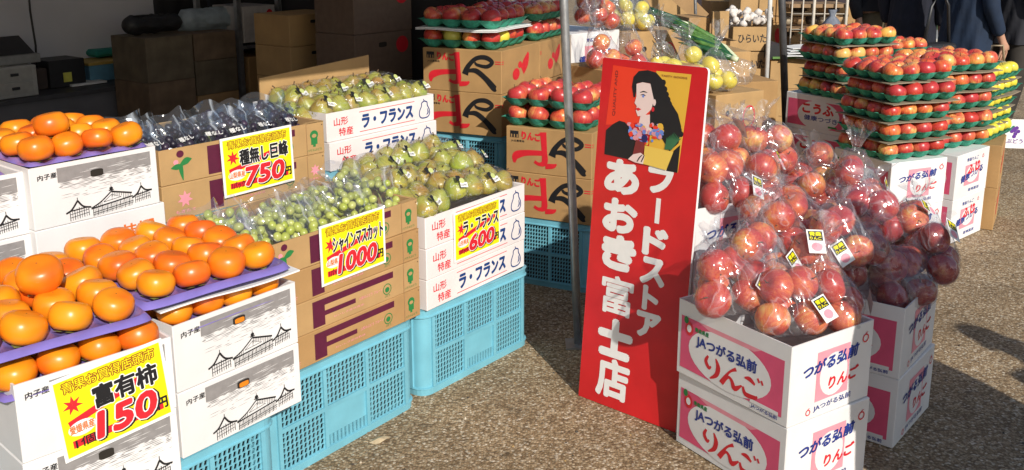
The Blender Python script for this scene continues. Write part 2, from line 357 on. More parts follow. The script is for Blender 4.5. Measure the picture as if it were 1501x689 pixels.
def pr_grape(logo):
    def f(P, w, h):
        if logo == 0: logo_person(P, w*.11, h*.52, h*.72)
        else: logo_crown(P, w*.12, h*.55, h*.7, M_pinkl)
        x0 = w*.26; x1 = w*.80
        P.rect(x0, h*.08, w*.075, h*.82, M_maroon, 1)
        P.rect(x0+w*.075, h*.69, x1-x0-w*.075, h*.21, M_maroon, 1)
        P.rect(x0+w*.075, h*.36, w*.20, h*.15, M_maroon, 1)
        P.text('山梨のぶどう フルーツ', x0+w*.30, h*.38, w*.16, h*.10, M_pinkl, 1, .005)
        P.text('おいしさ産地直送', x0+w*.13, h*.18, w*.20, h*.06, M_pinkl, 1, 0)
        P.ring(w*.755, h*.38, w*.028, h*.17, .003, M_green, 1); P.ell(w*.755, h*.36, w*.016, h*.09, M_green, 1, 9)
        P.text('ぶどう', w*.737, h*.12, w*.036, h*.07, M_green, 1)
        small_mascot(P, w*.928, h*.55, h*.62) if logo == 0 else logo_crown(P, w*.928, h*.5, h*.55, M_pinkl) if logo == 2 else small_mascot(P, w*.928, h*.55, h*.62)
        P.ell(w*.985, h*.9, h*.02, h*.02, M_black, 1, 8)
    return f
def pr_pear(P, w, h):
    P.text('山形', w*.06, h*.52, w*.12, h*.27, M_red, 1, .015); P.text('特産', w*.10, h*.14, w*.12, h*.28, M_red, 1, .015)
    P.text('ラ・フランス', w*.305, h*.28, w*.475, h*.44, M_pearblue, 2, .055)
    P.rect(w*.28, h*.84, w*.52, h*.022, M_red, 1); P.rect(w*.28, h*.14, w*.52, h*.022, M_red, 1)
    c = w*.90; pts = [(0, .80), (.028, .74), (.032, .62), (.052, .44), (.054, .28), (.035, .18), (0, .155), (-.035, .18), (-.054, .28), (-.052, .44), (-.032, .62), (-.028, .74), (0, .80)]
    P.stroke([(c+w*a*.95, h*b, w*.0085) for a, b in pts], M_pearblue, 1); P.stroke([(c, h*.78, w*.008), (c-w*.008, h*.88, w*.006)], M_pearblue, 1)
    P.stroke([(c+w*.02, h*.26, w*.003), (c+w*.036, h*.34, w*.012), (c+w*.03, h*.5, w*.003)], M_pearblue, 1)
def pr_fuji_kraft(P, w, h):
    P.rect(w*.05, h*.76, w*.10, h*.15, M_black, 1)
    for a in (.062, .095, .128): P.rect(w*a, h*.765, w*.012, h*.07, M_kraft, 2)
    P.text('りんご', w*.19, h*.745, w*.22, h*.17, M_red, 2, .06, rise=-.05); P.text('JA全農青森', w*.06, h*.66, w*.16, h*.055, M_black, 1, .01)
    P.stroke([(w*.10, h*.20, h*.05), (w*.12, h*.36, h*.17), (w*.24, h*.44, h*.13), (w*.44, h*.47, h*.11)], M_red, 1)
    P.stroke([(w*.44, h*.93, h*.15), (w*.455, h*.55, h*.13), (w*.46, h*.28, h*.14), (w*.40, h*.22, h*.08), (w*.34, h*.27, h*.07)], M_red, 2)
    P.stroke([(w*.47, h*.19, h*.12), (w*.56, h*.21, h*.10), (w*.60, h*.26, h*.03)], M_red, 3)
    P.stroke([(w*.545, h*.42, h*.17), (w*.58, h*.60, h*.12), (w*.68, h*.80, h*.10), (w*.80, h*.84, h*.11), (w*.885, h*.74, h*.10), (w*.82, h*.63, h*.09), (w*.70, h*.66, h*.07), (w*.67, h*.72, h*.05)], M_black, 2)
    P.stroke([(w*.56, h*.50, h*.06), (w*.68, h*.52, h*.12), (w*.80, h*.36, h*.13), (w*.91, h*.14, h*.15), (w*.93, h*.12, h*.06)], M_black, 3)
    P.rect(w*.92, h*.74, w*.07, h*.022, M_red, 1); P.rect(w*.92, h*.69, w*.07, h*.022, M_red, 1)
def pr_fuji_kraft_end(P, w, h):
    P.ell(w*.36, h*.38, w*.09, h*.14, M_red, 1); P.ell(w*.46, h*.58, w*.05, h*.08, M_red, 1)
    P.stroke([(w*.52, h*.42, w*.12), (w*.62, h*.62, w*.13), (w*.68, h*.82, w*.04)], M_red, 1)
    P.rect(w*.0, h*.74, w*.05, h*.02, M_red, 1); P.rect(w*.0, h*.69, w*.05, h*.02, M_red, 1)
def apple_mark(P, x, y, r, m=None, fill=False):
    m = m or M_red
    P.ring(x, y, r, r*.95, r*.32, m, 3); P.stroke([(x-r*.3, y+r*.9, r*.15), (x+r*.1, y+r*1.3, r*.25), (x+r*.8, y+r*1.5, r*.08)], m, 3)
def pr_jasan(P, w, h):
    P.rect(w*.035, h*.10, w*.915, h*.70, M_pink, 1); P.ell(w*.485, h*.43, w*.37, h*.355, M_white, 2, 32)
    P.poly([(w*.20, h*.8), (w*.30, h*.745), (w*.70, h*.745), (w*.76, h*.8)], M_pinkl, 2)
    P.ell(w*.115, h*.66, w*.04, h*.095, M_red, 3, 14); P.ell(w*.115, h*.66, w*.022, h*.05, M_white, 4, 12); P.ell(w*.085, h*.76, w*.022, h*.05, M_green, 4, 10)
    P.text('青森県産', w*.17, h*.655, w*.13, h*.06, M_green, 3, .03)
    P.text('JAつがる弘前', w*.19, h*.46, w*.54, h*.17, M_blue, 4, .035, rise=0)
    P.stroke([(w*.305, h*.42, h*.03), (w*.285, h*.34, h*.055), (w*.315, h*.27, h*.05), (w*.335, h*.30, h*.02)], M_red, 3)
    P.stroke([(w*.375, h*.43, h*.02), (w*.40, h*.33, h*.07), (w*.385, h*.22, h*.06), (w*.33, h*.14, h*.02)], M_red, 3)
    P.stroke([(w*.56, h*.42, h*.05), (w*.50, h*.34, h*.03), (w*.435, h*.155, h*.07), (w*.49, h*.27, h*.04), (w*.525, h*.25, h*.05), (w*.555, h*.17, h*.07), (w*.615, h*.25, h*.02)], M_red, 3)
    P.stroke([(w*.635, h*.37, h*.02), (w*.68, h*.38, h*.06), (w*.725, h*.34, h*.03)], M_red, 3)
    P.stroke([(w*.625, h*.25, h*.03), (w*.65, h*.17, h*.06), (w*.73, h*.18, h*.05), (w*.75, h*.21, h*.02)], M_red, 3)
    P.stroke([(w*.745, h*.44, h*.03), (w*.76, h*.39, h*.03)], M_red, 3); P.stroke([(w*.775, h*.43, h*.03), (w*.79, h*.38, h*.03)], M_red, 3)
    P.text('JAつがる弘前', w*.70, h*.035, w*.22, h*.055, M_blue, 3, .02); P.rect(w*.69, h*.10, w*.235, h*.045, M_white, 2)
def pr_jasan_end(P, w, h):
    P.rect(w*.31, h*.20, w*.40, h*.62, M_pinkl, 1); P.ell(w*.52, h*.49, w*.17, h*.27, M_white, 2, 24)
    P.text('つがる弘前', w*.14, h*.54, w*.66, h*.155, M_blue, 4, .035, rise=.09, shear=.2)
    P.text('りんご', w*.46, h*.31, w*.36, h*.15, M_red, 3, .04, rise=.06, shear=.15)
    P.text('JAつがる弘前', w*.30, h*.075, w*.46, h*.085, M_blue, 3, .01, rise=.02); apple_mark(P, w*.235, h*.10, h*.035); apple_mark(P, w*.90, h*.80, h*.05)
def pr_sunfuji(P, w, h):
    P.rect(w*.04, h*.12, w*.90, h*.72, M_pink, 1); P.ell(w*.55, h*.46, w*.34, h*.40, M_white, 2, 30)
    P.text('こうふ', w*.29, h*.50, w*.50, h*.26, M_red, 3, .05, rise=.0); P.text('健康つづき', w*.32, h*.30, w*.54, h*.14, M_blue, 3, .02)
    P.rect(w*.72, h*.17, w*.14, h*.05, M_green, 3)
def pr_sunfuji_end(P, w, h):
    P.rect(w*.27, h*.26, w*.46, h*.46, M_pinkl, 1); P.ell(w*.5, h*.5, w*.19, h*.2, M_white, 2, 24)
    P.text('ふじ', w*.35, h*.50, w*.36, h*.2, M_red, 4, .05, rise=.1); P.text('健康つがる', w*.16, h*.34, w*.66, h*.16, M_blue, 3, .03, rise=.14)
    P.text('青森りんご', w*.30, h*.80, w*.36, h*.08, M_blue, 1, .02); apple_mark(P, w*.80, h*.83, h*.035); P.text('産地直送', w*.42, h*.10, w*.34, h*.07, M_blue, 1, .02)
def pr_brown_apple(P, w, h):
    P.ell(w*.30, h*.66, w*.14, h*.13, M_red, 1); P.text('りんご', w*.12, h*.12, w*.55, h*.2, M_black, 1, .03)
def pr_plain_hole(P, w, h):
    hole(P, w*.47, h*.76, w*.07, h*.05); P.ell(w*.82, h*.72, w*.11, h*.17, M_red, 1)
def pr_garlic(P, w, h):
    P.text('ひらいた', w*.15, h*.35, w*.75, h*.34, M_black, 1, .02)
def pr_tomato(P, w, h):
    P.ring(w*.7, h*.5, w*.12, h*.22, .008, M_red, 1); P.ell(w*.25, h*.62, w*.04, h*.06, M_hole_shade, 1)

PRINTC = {}; RJ = random.Random(99)
def carton(pos, yaw, d, w, h, m, label, group, front=None, left=None, right=None, open_top=False, cat='carton', name='carton', flap=False, panel=False, thick=.006, z=None):
    """near bottom corner at pos; local x = front edge, local y = depth"""
    key = ('c', round(d, 3), round(w, 3), round(h, 3), m.name, open_top, panel)
    pos = Vector(pos)+Vector((RJ.uniform(-.0015, .0015), RJ.uniform(-.0015, .0015), 0)); yaw += RJ.uniform(-.006, .006)
    e = empty(name, pos, yaw, label, cat, group)
    if key not in PRINTC:
        b = MB()
        if open_top:
            t = thick
            o8 = [(0,0,0),(d,0,0),(d,w,0),(0,w,0),(0,0,h),(d,0,h),(d,w,h),(0,w,h),(t,t,h),(d-t,t,h),(d-t,w-t,h),(t,w-t,h),(t,t,h*.35),(d-t,t,h*.35),(d-t,w-t,h*.35),(t,w-t,h*.35)]
            b.add(o8, [(0,3,2,1),(0,1,5,4),(1,2,6,5),(2,3,7,6),(3,0,4,7)], m)
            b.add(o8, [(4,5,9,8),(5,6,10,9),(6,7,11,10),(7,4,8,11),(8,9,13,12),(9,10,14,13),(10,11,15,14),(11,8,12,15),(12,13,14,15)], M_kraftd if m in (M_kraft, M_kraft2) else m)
        else:
            # slightly bowed faces
            def P_(x, y, z): 
                bx = .0022*math.sin(PI*x/d)*math.sin(PI*z/h); by = .0022*math.sin(PI*y/w)*math.sin(PI*z/h)
                return (x, y, z)
            b.box((0, 0, 0), (d, w, h), m)
        me = bevel_mesh(b.mesh('body'), .0025)
        PRINTC[key] = me
    inst('body', PRINTC[key], e)
    for nm, f, mp, W_ in (('front_print', front, front_map, d), ('side_print', left, left_map, w), ('end_print', right, right_map, w)):
        if f is None: continue
        k = (f.__name__ if not f.__name__ == 'f' else id(f), nm, round(d, 3), round(w, 3), round(h, 3))
        if k not in PRINTC:
            P = Print(); f(P, W_, h); PRINTC[k] = P.mesh(nm, mp(d, w))
            if getattr(P, 'hb', None): fm = mp(d, w); P.hb.v = [fm(*q) for q in P.hb.v]; PRINTC[(k, 'h')] = P.hb.mesh('hand_hole_patch')
        inst(nm, PRINTC[k], e)
        if (k, 'h') in PRINTC: inst('hand_hole_patch', PRINTC[(k, 'h')], e)
    if panel:   # raised end panel at the right of the front face, with its cut line
        k = ('panel', round(d, 3), round(h, 3), m.name)
        if k not in PRINTC:
            b = MB(); b.box((d*.875, -.0022, h*.015), (d*.875+.0022, -.0001, h*.985), M_kraftd); b.box((d*.88, .0, h*.985), (d, .02, h*1.004), m)
            PRINTC[k] = b.mesh('tuck_flap')
        inst('tuck_flap', PRINTC[k], e)
    return e

# ------------------------------------------------------------------ blue crate
def crate_meshes():
    PW, PH = .16, .118
    b = MB()   # a lattice panel PW x PH in xz plane, front at y=0
    nx, nz = 10, 7; cw, ch = PW/nx, PH/nz; T = .004
    for j in range(nz):
        for i in range(nx):
            x0, z0 = i*cw, j*ch; cx, cz = x0+cw/2, z0+ch/2
            hw, hh = cw*.62, ch*.62; q = .45 if (i+j) % 2 == 0 else .0
            if False:
                b.add([(x0, 0, z0), (x0+cw, 0, z0), (x0+cw, 0, z0+ch), (x0, 0, z0+ch)], [(0, 1, 2, 3)], M_crate); continue
            o = [(x0, z0), (x0+cw, z0), (x0+cw, z0+ch), (x0, z0+ch)]
            hw, hh = cw*.47, ch*.47
            ins = [(cx-cw*.47, cz-ch*.34), (cx+cw*.18, cz-ch*.45), (cx+cw*.47, cz+ch*.34), (cx-cw*.18, cz+ch*.45)]
            vs = [(a, 0, c) for a, c in o]+[(a, 0, c) for a, c in ins]+[(a, T, c) for a, c in ins]
            b.add(vs, [(0,1,5,4),(1,2,6,5),(2,3,7,6),(3,0,4,7),(4,5,9,8),(5,6,10,9),(6,7,11,10),(7,4,8,11)], M_crate)
    return b.mesh('lattice_panel'), PW, PH
LATT, LPW, LPH = crate_meshes()
CR = {}
def crate(pos, yaw, d, w, h, label, group, blank=True):
    e = empty('blue_crate', pos, yaw, label, 'crate', group)
    k = (round(d, 3), round(w, 3), round(h, 3))
    cr = .045
    if k not in CR:
        b = MB()
        # corner posts : rounded quarter profile
        for cx, cy, a0 in ((0, 0, PI),):
            N = 6; vs = []
            for zz in (.012, h-.02):
                for r_ in (cr, cr-.006):
                    for i in range(N+1):
                        a = a0+PI/2*i/N; vs.append((cx+r_*math.cos(a), cy+r_*math.sin(a), zz))
            n1 = N+1; fs = []
            for i in range(N): fs += [(i, i+1, 2*n1+i+1, 2*n1+i), (n1+i, 3*n1+i, 3*n1+i+1, n1+i+1)]
            b.add(vs, fs, M_crate, True)
        posts = b.mesh('corner_post'); b = MB()
        def rrect(g, z, n=5):
            out = []
            for cx, cy, a0 in ((cr, cr, PI), (d-cr, cr, 1.5*PI), (d-cr, w-cr, 0), (cr, w-cr, .5*PI)):
                for i in range(n+1): a = a0+PI/2*i/n; out.append((cx+(cr+g)*math.cos(a), cy+(cr+g)*math.sin(a), z))
            return out
        def band(prof):
            rings = [rrect(g, z) for g, z in prof]; n = len(rings[0]); vs = sum(rings, [])
            b.add(vs, [(i*n+k_, i*n+(k_+1) % n, (i+1)*n+(k_+1) % n, (i+1)*n+k_) for i in range(len(prof)-1) for k_ in range(n)], M_crate)
        band([(-.006, h-.034), (.001, h-.034), (.008, h-.031), (.008, h-.027), (.003, h-.024), (.004, h-.004), (.009, h), (-.006, h), (-.006, h-.034)])   # top rim
        rim = b.mesh('rim'); b = MB()
        band([(-.006, 0), (.003, 0), (.004, .022), (.008, .024), (.008, .027), (.001, .029), (-.006, .029), (-.006, 0)])
        base = b.mesh('base_rim'); b = MB()
        b.add(rrect(-.006, .012), [tuple(range(24))], M_crate_in); b.box((.05, .05, .014), (d-.05, w-.05, h*.80), mat('crate_dark_fill', (.035, .04, .04), .9, .4, 14)); floor = b.mesh('floor_dark_fill')  # near-black block added inside so the lattice holes look dark
        CR[k] = (posts, rim, base, floor)
    posts, rim, base, floor = CR[k]
    
    for cx, cy, a0 in ((cr, cr, 0), (d-cr, cr, .5*PI), (d-cr, w-cr, PI), (cr, w-cr, 1.5*PI)): inst('corner_post', posts, e, loc=(cx, cy, 0), rot=(0, 0, a0))
    inst('rim', rim, e); inst('base_rim', base, e); inst('floor_dark_fill', floor, e)
    # ribs + panels on each side
    z0, z1 = .029, h-.034; zm = (z0+z1)/2
    def side(L_, nsp, fn, blank_mid):
        x0, x1 = cr, L_-cr; gap = .014; pw = (x1-x0-gap*(nsp+1))/nsp; ph = (z1-z0-gap)/2
        for i in range(nsp):
            for j in range(2):
                px = x0+gap+i*(pw+gap); pz = z0+j*(ph+gap)
                if blank_mid and i == nsp//2 and j == 0:
                    kk = ('blank', round(pw, 3), round(ph, 3))
                    if kk not in CR:
                        bb = MB(); bb.box((0, .0005, ph*.28), (pw, .0035, ph), M_crate); CR[kk] = bb.mesh('name_plate')
                    inst('name_plate', CR[kk], e, mtx=fn(px, pz)); inst('lattice_panel', LATT, e, mtx=fn(px, pz) @ Matrix.Diagonal((pw/LPW, 1, ph*.28/LPH, 1))); continue
                inst('lattice_panel', LATT, e, mtx=fn(px, pz) @ Matrix.Diagonal((pw/LPW, 1, ph/LPH, 1)))
        kk = ('ribs', round(L_, 3), round(h, 3), nsp)
        if kk not in CR:
            bb = MB()
            for i in range(nsp+1): px = x0+i*(pw+gap); bb.box((px, -.007, z0), (px+gap, .004, z1), M_crate)
            for i in range(nsp): px = x0+gap+i*(pw+gap); bb.box((px, -.006, z0+ph), (px+pw, .0035, z0+ph+gap), M_crate)
            CR[kk] = bb.mesh('ribs')
        inst('ribs', CR[kk], e, mtx=fn(0, 0))
    side(d, 3, lambda x, z: Matrix.Translation((x, 0, z)), blank)
    side(d, 3, lambda x, z: Matrix.Translation((d-x, w, z)) @ Matrix.Rotation(PI, 4, 'Z'), blank)
    side(w, 2, lambda x, z: Matrix.Translation((0, w-x, z)) @ Matrix.Rotation(-PI/2, 4, 'Z'), False)
    side(w, 2, lambda x, z: Matrix.Translation((d, x, z)) @ Matrix.Rotation(PI/2, 4, 'Z'), False)
    return e

# ------------------------------------------------------------------ fruit
def apple_mesh(i, m, r=.05, nm='apple'):
    rr = random.Random(i); b = MB(); sq = rr.uniform(.86, .95); tp = rr.uniform(.04, .12)
    prof = []
    n = 11
    for k in range(n+1):
        t = PI*k/n; rad = math.sin(t)**.86*(1-tp*.9*(math.cos(t) < 0)*abs(math.cos(t))**1.2); z = -math.cos(t)*-1
        z = math.cos(t)*sq
        if k <= 2: z -= (2.3-k)*.10*(1 if k else 1.1)
        if k >= n-2: z += (2.3-(n-k))*.07
        prof.append((max(rad, .001)*r, z*r))
    b.lathe(prof[::-1], m, 18, lobes=5, la=.015)
    b.tube([(0, 0, r*.5), (r*.02, 0, r*.80), (r*.08, r*.03, r*1.02)], r*.035, M_stem, 5)
    b.add([(r*.06*math.cos(a), r*.06*math.sin(a), -r*.78) for a in (0, 1.26, 2.5, 3.8, 5)], [(4, 3, 2, 1, 0)], M_stem)
    return b.mesh(nm)
APPLES = [apple_mesh(i, M_apple) for i in range(3)]
APPLESP = [apple_mesh(i+10, M_apple_pale) for i in range(3)]
APPLESD = [apple_mesh(i+30, M_apple_shaded) for i in range(3)]
APPLESY = [apple_mesh(i+20, M_apple_y, nm='yellow_apple') for i in range(2)]
def pers_mesh(i):
    rr = random.Random(i); b = MB(); r = .052; n = 10; prof = []
    for k in range(n+1):
        t = PI*k/n; z = math.cos(t); q = math.sin(t)**.72
        z = math.copysign(abs(z)**.9, z)*.74
        if k <= 1: z -= .05*(2-k)
        if k >= n-1: z += .06*(2-(n-k))
        prof.append((max(q, .001)*r, z*r))
    b.lathe(prof[::-1], M_pers, 20, lobes=4, la=.018+.01*rr.random())
    b.add([(r*.035*math.cos(a), r*.035*math.sin(a), r*.645) for a in (0, 1.26, 2.5, 3.8, 5)], [(0, 1, 2, 3, 4)], M_stem)
    for q in range(4):
        a = q*PI/2; b.add([(0, 0, -r*.68), (r*.5*math.cos(a-.5), r*.5*math.sin(a-.5), -r*.73), (r*.8*math.cos(a), r*.8*math.sin(a), -r*.71), (r*.5*math.cos(a+.5), r*.5*math.sin(a+.5), -r*.73)], [(0, 3, 2, 1)], M_green_stem)
    return b.mesh('persimmon')
PERS = [pers_mesh(i) for i in range(3)]
def pear_mesh(i):
    rr = random.Random(i+5); b = MB(); r = .046
    pf = [(.001, -.92), (.35, -1.0), (.75, -.85), (1.0, -.35), (.98, .05), (.80, .45), (.55, .80), (.42, 1.02), (.25, 1.16), (.001, 1.15)]
    b.lathe([(a*r*(1+.04*rr.random()), z*r) for a, z in pf], M_pear, 16, lobes=3, la=.03)
    b.tube([(0, 0, r*1.1), (r*.08, 0, r*1.3), (r*.2, 0, r*1.5)], r*.06, M_stem, 5); return b.mesh('pear')
PEARS = [pear_mesh(i) for i in range(3)]
def berry_mesh(m, nm):
    b = MB(); r = .0138; n = 6
    b.lathe([(max(math.sin(PI*k/n), .001)*r, -math.cos(PI*k/n)*r*1.12) for k in range(n+1)], m, 10); return b.mesh(nm)
BERRY = berry_mesh(M_grape, 'berry'); BBERRY = berry_mesh(M_bgrape, 'berry')
ORD = ['first', 'second', 'third', 'fourth', 'fifth', 'sixth', 'seventh', 'eighth', 'ninth', 'tenth', 'eleventh', 'twelfth']
NAPPLE = [0]

def hull_film(points, name, parent, material, seed, pad=.006, crumple=.010, neck=None, neck_h=.09, sub=2, squash=1.0):
    """clear film shrunk round a set of spheres [(x,y,z,r)], with wrinkles, and a gathered open neck"""
    bm = bmesh.new(); rr = random.Random(seed)
    for x, y, z, r in points:
        for k in range(26):
            t = 2*PI*((k*.618034) % 1); c = 1-2*(k+.5)/26; s_ = math.sqrt(1-c*c); q = r+pad
            bm.verts.new((x+q*s_*math.cos(t), y+q*s_*math.sin(t), z+q*c))
    if neck is not None:
        n = Vector(neck)
        cen = Vector((sum(p[0] for p in points), sum(p[1] for p in points), sum(p[2] for p in points)))/len(points)
        top = cen+n*(max((Vector(p[:3])-cen).dot(n) for p in points)+.05+neck_h*.35)
        for k in range(6): a = k*PI/3; side = n.orthogonal(); side.rotate(Matrix.Rotation(a, 3, n)); bm.verts.new(top+side*.022)
    r_ = bmesh.ops.convex_hull(bm, input=bm.verts)
    bmesh.ops.delete(bm, geom=list({v for v in r_['geom_interior'] if isinstance(v, bmesh.types.BMVert)}), context='VERTS')
    bmesh.ops.subdivide_edges(bm, edges=[e for e in bm.edges if e.calc_length() > .03], cuts=2, use_grid_fill=True)
    bmesh.ops.triangulate(bm, faces=bm.faces)
    bmesh.ops.subdivide_edges(bm, edges=[e for e in bm.edges if e.calc_length() > .022], cuts=1)
    bmesh.ops.triangulate(bm, faces=bm.faces); bm.normal_update()
    off = Vector((seed*3.1, seed*1.7, 0))
    cs = [(Vector(p[:3]), p[3]) for p in points]
    if neck is not None: nk = Vector(neck).normalized(); ka = nk.orthogonal().normalized(); kb = nk.cross(ka); cen0 = cen
    for v in bm.verts:
        nn = noise.noise((v.co+off)*30); n3 = abs(noise.noise((v.co+off)*15))
        d = -crumple*(.5-n3*1.6)+crumple*.5*nn
        co = v.co+v.normal*d
        if neck is not None:
            q = co-cen0; tt = max(0, q.dot(nk)/.12); an = math.atan2(q.dot(ka), q.dot(kb)); co += v.normal*(.003*math.sin(an*9+seed)+.0015*math.sin(an*21+seed*2))*min(1.3, .3+tt)
        for c, r in cs:
            q = co-c
            if q.length < r+.002: co = c+q.normalized()*(r+.002)
        v.co = co
    if neck is not None:   # fan of loose film above the tie
        a1 = n.orthogonal().normalized(); a2 = n.cross(a1); ns = 26; nr = 5; vs = []
        for j in range(nr+1):
            t = j/nr; rad = .016+.055*t**1.3
            for i in range(ns):
                a = 2*PI*i/ns; ru = rad*(1+.45*math.sin(a*5+seed)*(.3+t))
                p = top - n*.012 + (a1*math.cos(a)*ru + a2*math.sin(a)*ru*.45) + n*(neck_h*t*(1+.25*math.sin(a*3+seed*2)))
                p += Vector((noise.noise(p*30+off), noise.noise(p*30-off), 0))*.012*t
                vs.append(bm.verts.new(p))
        for j in range(nr):
            for i in range(ns): bm.faces.new((vs[j*ns+i], vs[j*ns+(i+1) % ns], vs[(j+1)*ns+(i+1) % ns], vs[(j+1)*ns+i]))
    me = bpy.data.meshes.new(name); bm.to_mesh(me); bm.free(); me.materials.append(material)
    for i, p in enumerate(me.polygons): p.use_smooth = True
    return inst(name, me, parent)

STK = {}
def sticker_mesh(kind):
    if kind in STK: return STK[kind]
    P = Print(); k = .9
    if kind == 'apple':
        P.poly([(-.022, -.03), (.022, -.03), (.022, .03), (-.022, .03)], M_paper, 1); P.rect(-.018, .002, .036, .024, M_black, 2)
        P.text('青森', -.015, .014, .03, .010, M_yel, 3, .03); P.text('りんご', -.015, .004, .03, .008, M_yel, 3, .03)
        P.ell(0, -.014, .014, .011, M_pinkl, 2, 12)
    elif kind == 'pear':
        P.rect(-.012, -.022, .03, .02, M_paper, 1); P.ell(-.002, .004, .011, .011, mat('lime_label', (.50, .56, .20), .5), 2, 8); P.text('山形', -.01, -.017, .024, .008, M_black, 3)
        P.rect(-.024, .002, .018, .022, M_black, 1)
    STK[kind] = P.mesh('label_sticker'); return STK[kind]
def orient(n, roll=0, up=Vector((0, 0, 1))):
    n = Vector(n).normalized(); x = up.cross(n)
    x = x.normalized() if x.length > 1e-4 else Vector((1, 0, 0)); y = n.cross(x)
    return Matrix((x, y, n)).transposed().to_4x4() @ Matrix.Rotation(roll, 4, 'Z')

CLUST = {5: [(-.052, -.045, 0), (.05, -.05, .004), (.0, .045, .0), (-.03, -.005, .078), (.05, .02, .075)],
         4: [(-.05, -.04, 0), (.052, -.035, 0), (.0, .05, 0), (.0, -.01, .080)],
         6: [(-.10, -.02, 0), (.0, -.055, .0), (.10, -.02, 0), (-.05, .045, .02), (.05, .045, .02), (.0, -.005, .085)],
         3: [(-.05, -.02, 0), (.05, -.03, 0), (0, .05, .01)]}
def apple_bag(pos, yaw, n, label, seed, tilt=(0, 0), neck=(0, 0, 1), stick=None, meshes=None, deco='red', r=.0535, place='', neck_h=.06, group='clear bags of apples heaped on the cartons'):
    rr = random.Random(seed); e = empty('apple_bag', pos, yaw, label, 'bag of apples', group); pts = []
    M = Euler((tilt[0], tilt[1], 0)).to_matrix()
    Mw = Matrix.Rotation(yaw, 3, 'Z')
    for k, c in enumerate(CLUST[n]):
        p = M @ (Vector(c)*(1.12*r/.0555)+Vector((rr.uniform(-1, 1), rr.uniform(-1, 1), 0))*.003)
        s_ = rr.uniform(.95, 1.05)*r/.05; pts.append((p.x, p.y, p.z, .05*s_))
        a = inst('apple', rr.choice(meshes or APPLESP), None, loc=Vector(pos)+Mw @ p, rot=(rr.uniform(-1.3, 1.3), rr.uniform(-1.3, 1.3), rr.uniform(0, 6)), scale=(s_,)*3)
        pl = ('lowest left', 'lowest right', 'lowest back', 'upper left', 'upper right', 'topmost')[k if n == 6 else min(k, 4)]
        tag(a, f"{deco} apple {pl} in the {place}", 'apple', 'apples inside the clear bags'); NAPPLE[0] += 1
    hull_film(pts, 'film', e, M_film, seed, neck=neck, neck_h=neck_h)
    if stick:
        for (px, py, pz, roll) in stick:
            dv = Vector((px, py, pz)); dv.normalize(); best = max((Vector(p[:3]).dot(dv)+p[3]) for p in pts)
            c0 = Vector((sum(p[0] for p in pts), sum(p[1] for p in pts), sum(p[2] for p in pts)))/len(pts)
            # nearest sphere in this direction
            q = max(pts, key=lambda p: (Vector(p[:3])-c0).dot(dv)); loc = Vector(q[:3])+dv*(q[3]+.014)
            inst('label_sticker', sticker_mesh('apple'), e, mtx=Matrix.Translation(loc) @ orient(dv, roll) @ Matrix.Diagonal((1.25, 1.25, 1, 1)))
    return e

# moulded trays
def tray_mesh(nx, ny, px, py, dep, m, nm, lip=.008, res=6, flat=0.0):
    b = MB(); Wd, Hd = nx*px+lip*2, ny*py+lip*2; N1, N2 = nx*res+2, ny*res+2
    def fn(u, v):
        x = -lip+u*Wd; y = -lip+v*Hd; i = min(max(int(x/px), 0), nx-1); j = min(max(int(y/py), 0), ny-1)
        dx = (x-(i+.5)*px)/(px*.5); dy = (y-(j+.5)*py)/(py*.5); q = dx*dx+dy*dy
        z = -dep*max(0, 1-q*.82)**.6 if q < 1.22 else 0
        return (x, y, z+.0015*noise.noise(Vector((x*20, y*20, 0))))
    b.sheet(fn, N1, N2, m)
    def fe(sgn): pass
    return b.mesh(nm)
TRAYG = tray_mesh(4, 4, .105, .094, .046, M_pulp, 'pulp_tray')
def ptray_mesh(nx, ny, px, py, dep, lip, m=M_purple):
    b = MB(); X, Y = nx*px, ny*py; N1, N2 = nx*6+8, ny*6+8
    def fn(u, v):
        x = -lip+u*(X+2*lip); y = -lip+v*(Y+2*lip); i = min(max(int(x/px), 0), nx-1); j = min(max(int(y/py), 0), ny-1)
        dx = (x-(i+.5)*px)/(px*.5); dy = (y-(j+.5)*py)/(py*.5); q = dx*dx+dy*dy; z = -dep*max(0, 1-q*.9)**.7 if q < 1.1 else 0
        e = max(-x, x-X, -y, y-Y, 0)/lip; z += .006*math.sin(PI*min(e, 1)*.9)-.012*max(0, e-.72)/.28
        a, c = (u-.5)*2, (v-.5)*2; x = X/2+(X/2+lip)*a*(1-.055*abs(c)**7); y = Y/2+(Y/2+lip)*c*(1-.055*abs(a)**7)
        return (x, y, z+.003*math.sin(9*x+4*y))
    b.sheet(fn, N1, N2, m); return b.mesh('fruit_tray')
TRAYP = ptray_mesh(4, 5, .096, .094, .018, .024)
TRAYP2 = ptray_mesh(4, 4, .090, .104, .018, .008)
SHEETS = {}
def sheet_mesh(d, w, m, t=.004, wav=.003):
    k = (round(d, 2), round(w, 2), m.name)
    if k not in SHEETS:
        b = MB()
        def fn(u, v): return (d*u, w*v, wav*math.sin(7*u+3*v)*1.0)
        def fn2(u, v): return (d*u, w*v, wav*math.sin(7*u+3*v)-t)
        b.sheet(fn, 8, 6, m, False); b.sheet(lambda u, v: fn2(u, 1-v), 8, 6, m, False)
        for f_, g_ in ((lambda u: (u, 0), 0), (lambda u: (1, u), 0), (lambda u: (1-u, 1), 0), (lambda u: (0, 1-u), 0)):
            b.sheet(lambda u, v, f_=f_: (lambda q: (q[0], q[1], q[2]-t*(1-v)))(fn(*f_(u))), 8, 1, m, False)
        SHEETS[k] = b.mesh('cardboard_sheet')
    return SHEETS[k]
